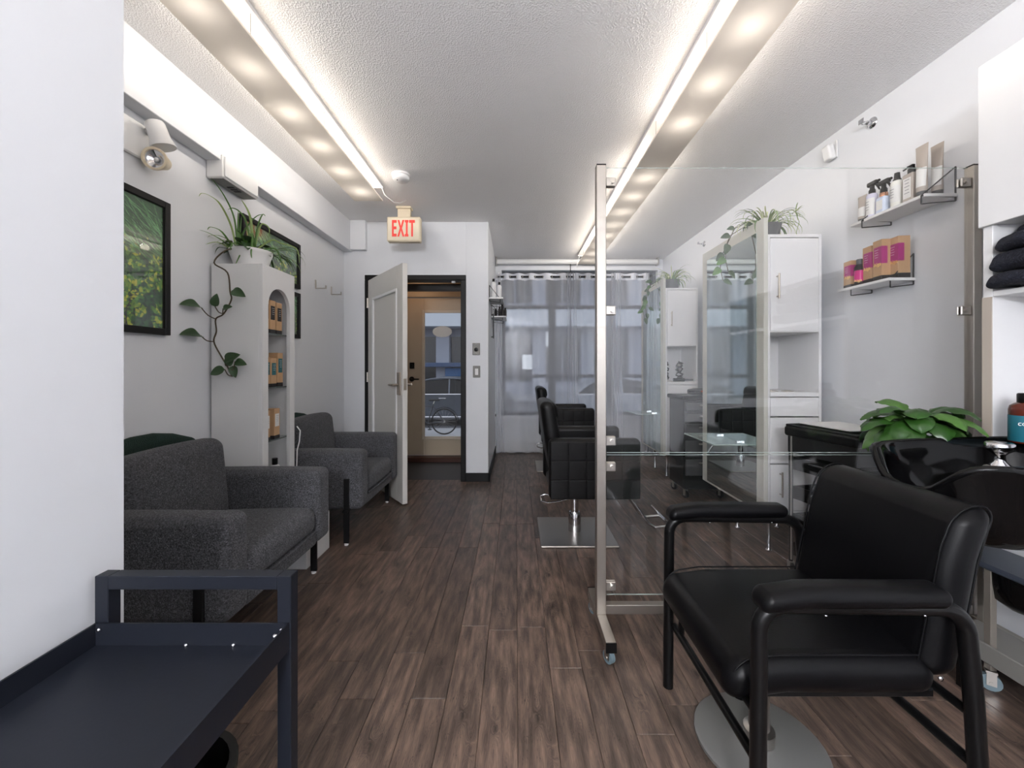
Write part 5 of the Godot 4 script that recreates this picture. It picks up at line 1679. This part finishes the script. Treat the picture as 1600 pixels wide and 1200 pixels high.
	part(ms, "plate", mb().lim(-0.008, 0, -0.05, 0.06, -0.04, 0.04, 0.003), M.white)
	part(ms, "housing", mb().at(rot(Vector3(0, 0, 12))).rbox(Vector3(-0.03, 0.0, 0), Vector3(0.045, 0.10, 0.066), 0.014, 3), M.white)
	for q in [[-2.34, 2.615, "chrome sprinkler head on the right wall above the upper shelf"], [-4.43, 2.55, "chrome sprinkler head on the right wall above the mirror stations"]]:
		var sp := thing("sprinkler_head", q[2], "sprinkler", Vector3(2.07, q[1], q[0]), "wall sprinkler heads")
		part(sp, "escutcheon", mb().at(rot(Vector3(0, 0, 90))).lathe([Vector2(0, 0), Vector2(0.032, 0), Vector2(0.03, 0.006), Vector2(0.012, 0.012), Vector2(0.012, 0.03), Vector2(0, 0.03)], 20), M.chrome)
		part(sp, "frame", mb().tube(arc(Vector3(-0.045, 0, 0), Vector3(0.016, 0, 0), Vector3(0, 0, 0.016), 0, TAU * 15 / 16, 15), 0.004, 6, false, true), M.chrome)
		part(sp, "deflector", mb().lim(-0.068, -0.064, -0.004, 0.022, -0.018, 0.018, 0.001), M.chrome)

	# tall white wash unit at the right edge
	var u := thing("wash_unit", "tall white wall unit with closed cupboard and open towel niche", "cabinet", Vector3.ZERO)
	part(u, "side_panel", mb().lim(1.738, 2.068, 0.945, 1.72, -1.50, -1.47, 0.001), M.white)
	part(u, "panel_edge", mb().lim(1.734, 1.738, 0.945, 1.455, -1.50, -1.47), M.wood_pale)
	part(u, "cupboard", mb().lim(1.745, 2.068, 1.72, 2.315, -1.503, -0.30, 0.002), M.white)
	part(u, "door", mb().lim(1.722, 1.743, 1.715, 2.315, -1.503, -0.91, 0.002), M.white)
	part(u, "door", mb().lim(1.722, 1.743, 1.715, 2.315, -0.905, -0.30, 0.002), M.white)
	part(u, "niche_shelf", mb().lim(1.738, 2.068, 1.455, 1.475, -1.47, -0.30, 0.002), M.white)
	part(u, "side_panel", mb().lim(1.738, 2.068, 0.945, 1.72, -0.33, -0.30, 0.001), M.white)
	var zz := 0
	var gt := "dark navy towels in the niche"
	# rows from the shelf up: height, thickness, front edge, name
	var rows := [[1.476, 0.056, 1.685, "bottom row"], [1.532, 0.074, 1.692, "second row from the bottom"], [1.606, 0.060, 1.702, "third row from the bottom"], [1.666, 0.044, 1.775, "top row"]]
	for ri in 4:
		for k in 3:
			var wob := func(p: Vector3) -> Vector3:
				return p + Vector3(0.007 * sin(p.z * 38.0 + ri * 2.0 + k) + 0.006 * sin(p.y * 90.0 + k), 0.003 * sin(p.z * 55.0 + p.x * 30.0 + k), 0.0)
			var row: Array = rows[ri]
			var where := Vector3(row[2] + 0.145 + 0.008 * sin(ri * 3.0 + k * 2.0), row[0] + row[1] * 0.5 + 0.002, -1.375 + k * 0.175 + 0.004 * ri)
			var nth: String = ["at the far end", "second from the far end", "third from the far end"][k]
			solo("folded_towel", "dark navy towel in the niche, %s, %s" % [row[3], nth], "towel", mb().rbox(Vector3.ZERO, Vector3(0.27, row[1] - 0.006, 0.168), row[1] * 0.34, 4, Vector3(0.012, 0.0, 0.0), 6, wob), M.towel, where, gt)

# ---------------------------------------------------------------- dark metal cart, front left
func build_cart() -> void:
	var c := thing("utility_cart", "dark navy metal cart with raised handle in the left foreground", "cart", Vector3.ZERO)
	var x0 := -0.895
	var x1 := -0.478
	var z0 := -0.885
	var z1 := -0.27
	var w := 0.029
	for q in [[x0, z0, 0.755], [x1 - w, z0, 0.755], [x0, z1 - w, 0.755], [x1 - w, z1 - w, 0.755]]:
		part(c, "leg", mb().lim(q[0], q[0] + w, 0.06, q[2], q[1], q[1] + w, 0.0015), M.navy_metal)
	for z in [z0, z1 - w]:
		part(c, "handle", mb().lim(x0 + w, x1 - w, 0.755 - w, 0.755, z, z + w, 0.0015), M.navy_metal)
	for y in [0.645, 0.27]:
		var tr := mb()
		tr.lim(x0 + 0.004, x1 - 0.004, y - 0.040, y - 0.034, z0 + 0.004, z1 - 0.004)
		tr.lim(x0 + 0.003, x0 + 0.007, y - 0.045, y + 0.012, z0 + w, z1 - w)
		tr.lim(x1 - 0.007, x1 - 0.003, y - 0.045, y + 0.012, z0 + w, z1 - w)
		tr.lim(x0 + 0.004, x1 - 0.004, y - 0.045, y + 0.012, z0 + w, z0 + w + 0.004)
		tr.lim(x0 + 0.004, x1 - 0.004, y - 0.045, y + 0.012, z1 - w - 0.004, z1 - w)
		part(c, "tray", tr, M.navy_metal)
	for q in [[x0 + 0.016, z0 + w + 0.006, 0.645], [x1 - 0.016, z0 + w + 0.006, 0.645], [x0 + 0.20, z0 + w + 0.006, 0.613], [x0 + 0.009, z0 + 0.22, 0.615], [x1 - 0.009, z0 + 0.07, 0.655], [x0 + 0.30, z0 + w + 0.006, 0.613]]:
		part(c, "screw", mb().ball(Vector3(q[0], q[2], q[1]), Vector3(0.005, 0.005, 0.005), 8), M.chrome)
	for q in [[x0 + w / 2, z0 + w / 2], [x1 - w / 2, z0 + w / 2], [x0 + w / 2, z1 - w / 2], [x1 - w / 2, z1 - w / 2]]:
		caster(c, Vector3(q[0], 0, q[1]), 0.3, M.dark)
	solo("black_bucket", "round black bucket on the lower tray of the metal cart", "bucket", mb().lathe([Vector2(0, 0), Vector2(0.085, 0), Vector2(0.10, 0.16), Vector2(0.115, 0.175), Vector2(0.115, 0.19), Vector2(0.10, 0.19), Vector2(0.092, 0.17), Vector2(0.08, 0.01), Vector2(0, 0.01)], 28), M.plastic, Vector3(-0.655, 0.236, -0.75))

# ---------------------------------------------------------------- the street outside
func car(label: String, where: Vector3, paint: Material) -> Node3D:
	var c := thing("parked_car", label, "car", where, "parked cars")
	var body := PackedVector2Array([Vector2(-2.25, 0.30), Vector2(-2.28, 0.55), Vector2(-2.22, 0.78), Vector2(-1.75, 0.90), Vector2(-1.0, 0.95), Vector2(1.25, 0.96), Vector2(2.05, 0.93), Vector2(2.25, 0.80), Vector2(2.28, 0.45), Vector2(2.2, 0.28), Vector2(1.75, 0.26), Vector2(1.70, 0.45), Vector2(1.56, 0.60), Vector2(1.36, 0.66), Vector2(1.16, 0.60), Vector2(1.02, 0.45), Vector2(0.97, 0.26), Vector2(-0.97, 0.24), Vector2(-1.02, 0.45), Vector2(-1.16, 0.60), Vector2(-1.36, 0.66), Vector2(-1.56, 0.60), Vector2(-1.70, 0.45), Vector2(-1.75, 0.27)])
	part(c, "body", mb().prism(body, -0.86, 0.86), paint)
	# greenhouse narrows towards the roof
	var gl := [[-1.15, 0.94], [-0.45, 1.36], [0.35, 1.42], [0.95, 1.32], [1.65, 0.95]]
	var side := func(u: float, t: float) -> Vector3:
		var i := clampi(int(u * 4.0), 0, 3)
		var f := u * 4.0 - i
		var p := Vector2(lerpf(gl[i][0], gl[i + 1][0], f), lerpf(gl[i][1], gl[i + 1][1], f))
		var wz := lerpf(0.83, 0.60, clampf((p.y - 0.94) / 0.48, 0, 1))
		return Vector3(p.x, p.y, lerpf(-wz, wz, t))
	part(c, "roof", mb().sheet(side, 24, 6), paint)
	var dark_glass := black(rgb(16, 18, 22), 0.15)
	for s in [-1.0, 1.0]:
		var win := func(u: float, t: float) -> Vector3:
			var x := lerpf(-1.05, 1.50, u)
			var i := 0
			while i < 3 and x > gl[i + 1][0]:
				i += 1
			var y1: float = lerpf(gl[i][1], gl[i + 1][1], clampf((x - gl[i][0]) / (gl[i + 1][0] - gl[i][0]), 0, 1)) - 0.015
			var y := lerpf(0.95, maxf(y1, 0.955), t)
			return Vector3(x, y, s * lerpf(0.835, 0.605, clampf((y - 0.94) / 0.48, 0, 1)))
		part(c, "side_window", mb().sheet(win, 20, 4), dark_glass)
		part(c, "pillar", mb().tube([Vector3(0.30, 0.95, s * 0.84), Vector3(0.28, 1.40, s * 0.625)], 0.03, 6), paint)
		part(c, "door_handle", mb().rbox(Vector3(0.10, 0.84, s * 0.868), Vector3(0.22, 0.03, 0.02), 0.009, 2), M.chrome)
		part(c, "door_handle", mb().rbox(Vector3(1.00, 0.85, s * 0.868), Vector3(0.22, 0.03, 0.02), 0.009, 2), M.chrome)
		part(c, "belt_trim", mb().tube([Vector3(-1.1, 0.955, s * 0.845), Vector3(1.6, 0.965, s * 0.845)], 0.022, 6), M.chrome)
		part(c, "roof_rail", mb().tube(spline([Vector3(-1.10, 0.96, s * 0.83), Vector3(-0.45, 1.37, s * 0.63), Vector3(0.35, 1.43, s * 0.60), Vector3(0.95, 1.33, s * 0.645), Vector3(1.62, 0.97, s * 0.82)], 5), 0.03, 6), paint)
		part(c, "sill", mb().rbox(Vector3(0, 0.28, s * 0.85), Vector3(1.9, 0.06, 0.06), 0.02, 2), M.chrome)
		for x in [-1.36, 1.36]:
			var wh := part(c, "wheel", mb().tube([Vector3(x, 0.33, s * 0.68), Vector3(x, 0.33, s * 0.87)], 0.33, 26), M.dark)
			part(wh, "rim", mb().tube([Vector3(x, 0.33, s * 0.86), Vector3(x, 0.33, s * 0.88)], 0.22, 20), M.steel)
	part(c, "headlamp", mb().rbox(Vector3(-2.2, 0.70, 0.6), Vector3(0.14, 0.12, 0.34), 0.04, 3), M.chrome)
	part(c, "headlamp", mb().rbox(Vector3(-2.2, 0.70, -0.6), Vector3(0.14, 0.12, 0.34), 0.04, 3), M.chrome)
	part(c, "bumper", mb().rbox(Vector3(2.24, 0.42, 0), Vector3(0.14, 0.16, 1.70), 0.05, 3), paint)
	return c

func bicycle(where: Vector3) -> void:
	# rear wheel at the origin, front towards -x
	var b := thing("bicycle", "dark bicycle standing on the pavement outside the glass door", "bicycle", where)
	var R := 0.34
	var steel := mat(rgb(66, 68, 72), 0.3, 0.7)
	for x in [0.0, -1.03]:
		var w := part(b, "wheel", mb().tube(arc(Vector3(x, R, 0), Vector3(R - 0.018, 0, 0), Vector3(0, R - 0.018, 0), 0, TAU * 39 / 40, 39), 0.018, 8, false, true), M.black_trim)
		var sp := mb()
		for i in 18:
			var a := TAU * i / 18
			sp.tube([Vector3(x, R, 0.02 if i % 2 else -0.02), Vector3(x + cos(a) * (R - 0.03), R + sin(a) * (R - 0.03), 0)], 0.0016, 4, false)
		part(w, "spokes", sp, M.steel)
		part(w, "hub", mb().tube([Vector3(x, R, -0.04), Vector3(x, R, 0.04)], 0.022, 10), M.steel)
	var bb := Vector3(-0.43, 0.29, 0)
	var seat := Vector3(-0.60 + 0.32, 0.80, 0)
	var head := Vector3(-0.86, 0.78, 0)
	var f := mb()
	f.tube([bb, seat], 0.017, 8)
	f.tube([bb, head - Vector3(0, 0.10, 0)], 0.019, 8)
	f.tube([seat - Vector3(0.02, 0.07, 0), head], 0.016, 8)
	for s in [-1.0, 1.0]:
		f.tube([bb + Vector3(0, 0, s * 0.03), Vector3(0, R, s * 0.06)], 0.010, 6)
		f.tube([seat - Vector3(0.015, 0.05, 0), Vector3(0, R, s * 0.06)], 0.009, 6)
	part(b, "frame", f, steel)
	part(b, "fork", mb().tube([head + Vector3(0.01, 0.08, 0), head - Vector3(0.03, 0.13, 0)], 0.018, 8).tube([head - Vector3(0.03, 0.13, -0.05), Vector3(-1.03, R, 0.06)], 0.011, 6).tube([head - Vector3(0.03, 0.13, 0.05), Vector3(-1.03, R, -0.06)], 0.011, 6), steel)
	part(b, "handlebar", mb().tube([head + Vector3(-0.02, 0.14, -0.28), head + Vector3(-0.05, 0.14, 0), head + Vector3(-0.02, 0.14, 0.28)], 0.012, 8).tube([head + Vector3(0.01, 0.06, 0), head + Vector3(-0.05, 0.14, 0)], 0.012, 8), M.dark)
	part(b, "seat_post", mb().tube([seat, seat + Vector3(0.03, 0.08, 0)], 0.013, 8), M.steel)
	part(b, "saddle", mb().rbox(seat + Vector3(0.02, 0.10, 0), Vector3(0.27, 0.05, 0.13), 0.024, 3), M.dark)
	part(b, "crank", mb().tube(arc(bb + Vector3(0, 0, 0.04), Vector3(0.09, 0, 0), Vector3(0, 0.09, 0), 0, TAU * 19 / 20, 19), 0.006, 5, false, true).tube([bb + Vector3(0.0, 0, 0.06), bb + Vector3(0.08, -0.14, 0.06)], 0.010, 6), M.dark)
	part(b, "pedal", mb().box(bb + Vector3(0.08, -0.14, 0.11), Vector3(0.09, 0.02, 0.08), 0.004), M.dark)
	part(b, "fender", mb().tube(arc(Vector3(0, R, 0), Vector3(R + 0.03, 0, 0), Vector3(0, R + 0.03, 0), -0.1, PI * 0.75, 16), 0.009, 6), M.black_trim)

func build_outside() -> void:
	var gy := -0.567
	struct("ground_sidewalk", mb().lim(-14, 14, gy - 0.2, gy, -11.6, -5.95), mat(rgb(150, 152, 156), 0.9))
	struct("ground_road", mb().lim(-22, 22, gy - 0.3, gy - 0.02, -21.0, -11.6), mat(rgb(86, 88, 94), 0.9))
	struct("ground_far_sidewalk", mb().lim(-22, 22, gy - 0.3, gy, -24.2, -21.0), mat(rgb(150, 152, 156), 0.9))
	struct("ground_step", mb().lim(-1.8, -0.2, gy, -0.16, -6.3, -5.4), mat(rgb(120, 120, 122), 0.9))
	bicycle(Vector3(-1.867, gy, -10.5))
	car("dark grey parked car seen through the glass of the street door", Vector3(-2.3, gy - 0.02, -12.9), mat(rgb(92, 97, 106), 0.15, 0.5))
	car("light silver parked car seen dimly through the sheer curtains", Vector3(2.9, gy - 0.02, -12.9), mat(rgb(150, 156, 166), 0.2, 0.4))
	# building across the street
	var b := thing("street_building", "grey concrete building with wide windows across the street", "building", Vector3(0, gy, -24.2))
	var conc := mat(rgb(150, 156, 170), 0.8)
	var pale := mat(rgb(196, 204, 214), 0.7)
	var wglass := mat(rgb(34, 40, 50), 0.08)
	var inside := emit(mat(rgb(200, 205, 210), 0.6), rgb(225, 232, 240), 0.3)
	part(b, "wall", mb().lim(-24, 24, 0, 16, -4, -0.6), conc)
	var x := -4.4 - 2.9 * 7
	while x < 23.0:
		part(b, "column", mb().lim(x - 0.4, x + 0.4, 0, 16, -0.6, 0.0, 0.02), conc)
		for y in [[0.9, 3.6], [5.7, 8.2], [9.9, 12.2], [13.8, 15.6]]:
			var wn := part(b, "window", mb().lim(x + 0.45, x + 2.45, y[0], y[1], -0.6, -0.5), wglass)
			part(wn, "mullion", mb().lim(x + 1.40, x + 1.48, y[0], y[1], -0.52, -0.44), conc)
		x += 2.9
	for y in [4.1, 8.6, 12.5]:
		part(b, "balcony_band", mb().lim(-24, 24, y, y + 1.1, -0.8, 0.9, 0.02), pale)
	# lit shop windows and a blue awning at street level
	for q in [[0.4, 1.2, 1.6, 3.0], [1.0, 1.5, 3.0, 2.6]]:
		part(b, "lit_window", mb().lim(q[0], q[0] + q[1] * 0.8, q[2], q[2] + 0.9, -0.48, -0.40), inside)
	part(b, "awning", mb().lim(-8.0, -1.6, 1.75, 2.0, -0.3, 1.0, 0.03), mat(rgb(52, 74, 108), 0.6))
	part(b, "shop_sign", mb().lim(-4.2, -2.8, 1.2, 1.7, 0.2, 0.3, 0.02), mat(rgb(50, 96, 146), 0.5))
	part(b, "red_sign", mb().lim(-2.7, -2.1, 1.4, 2.6, 0.25, 0.3, 0.02), mat(rgb(170, 60, 50), 0.5))
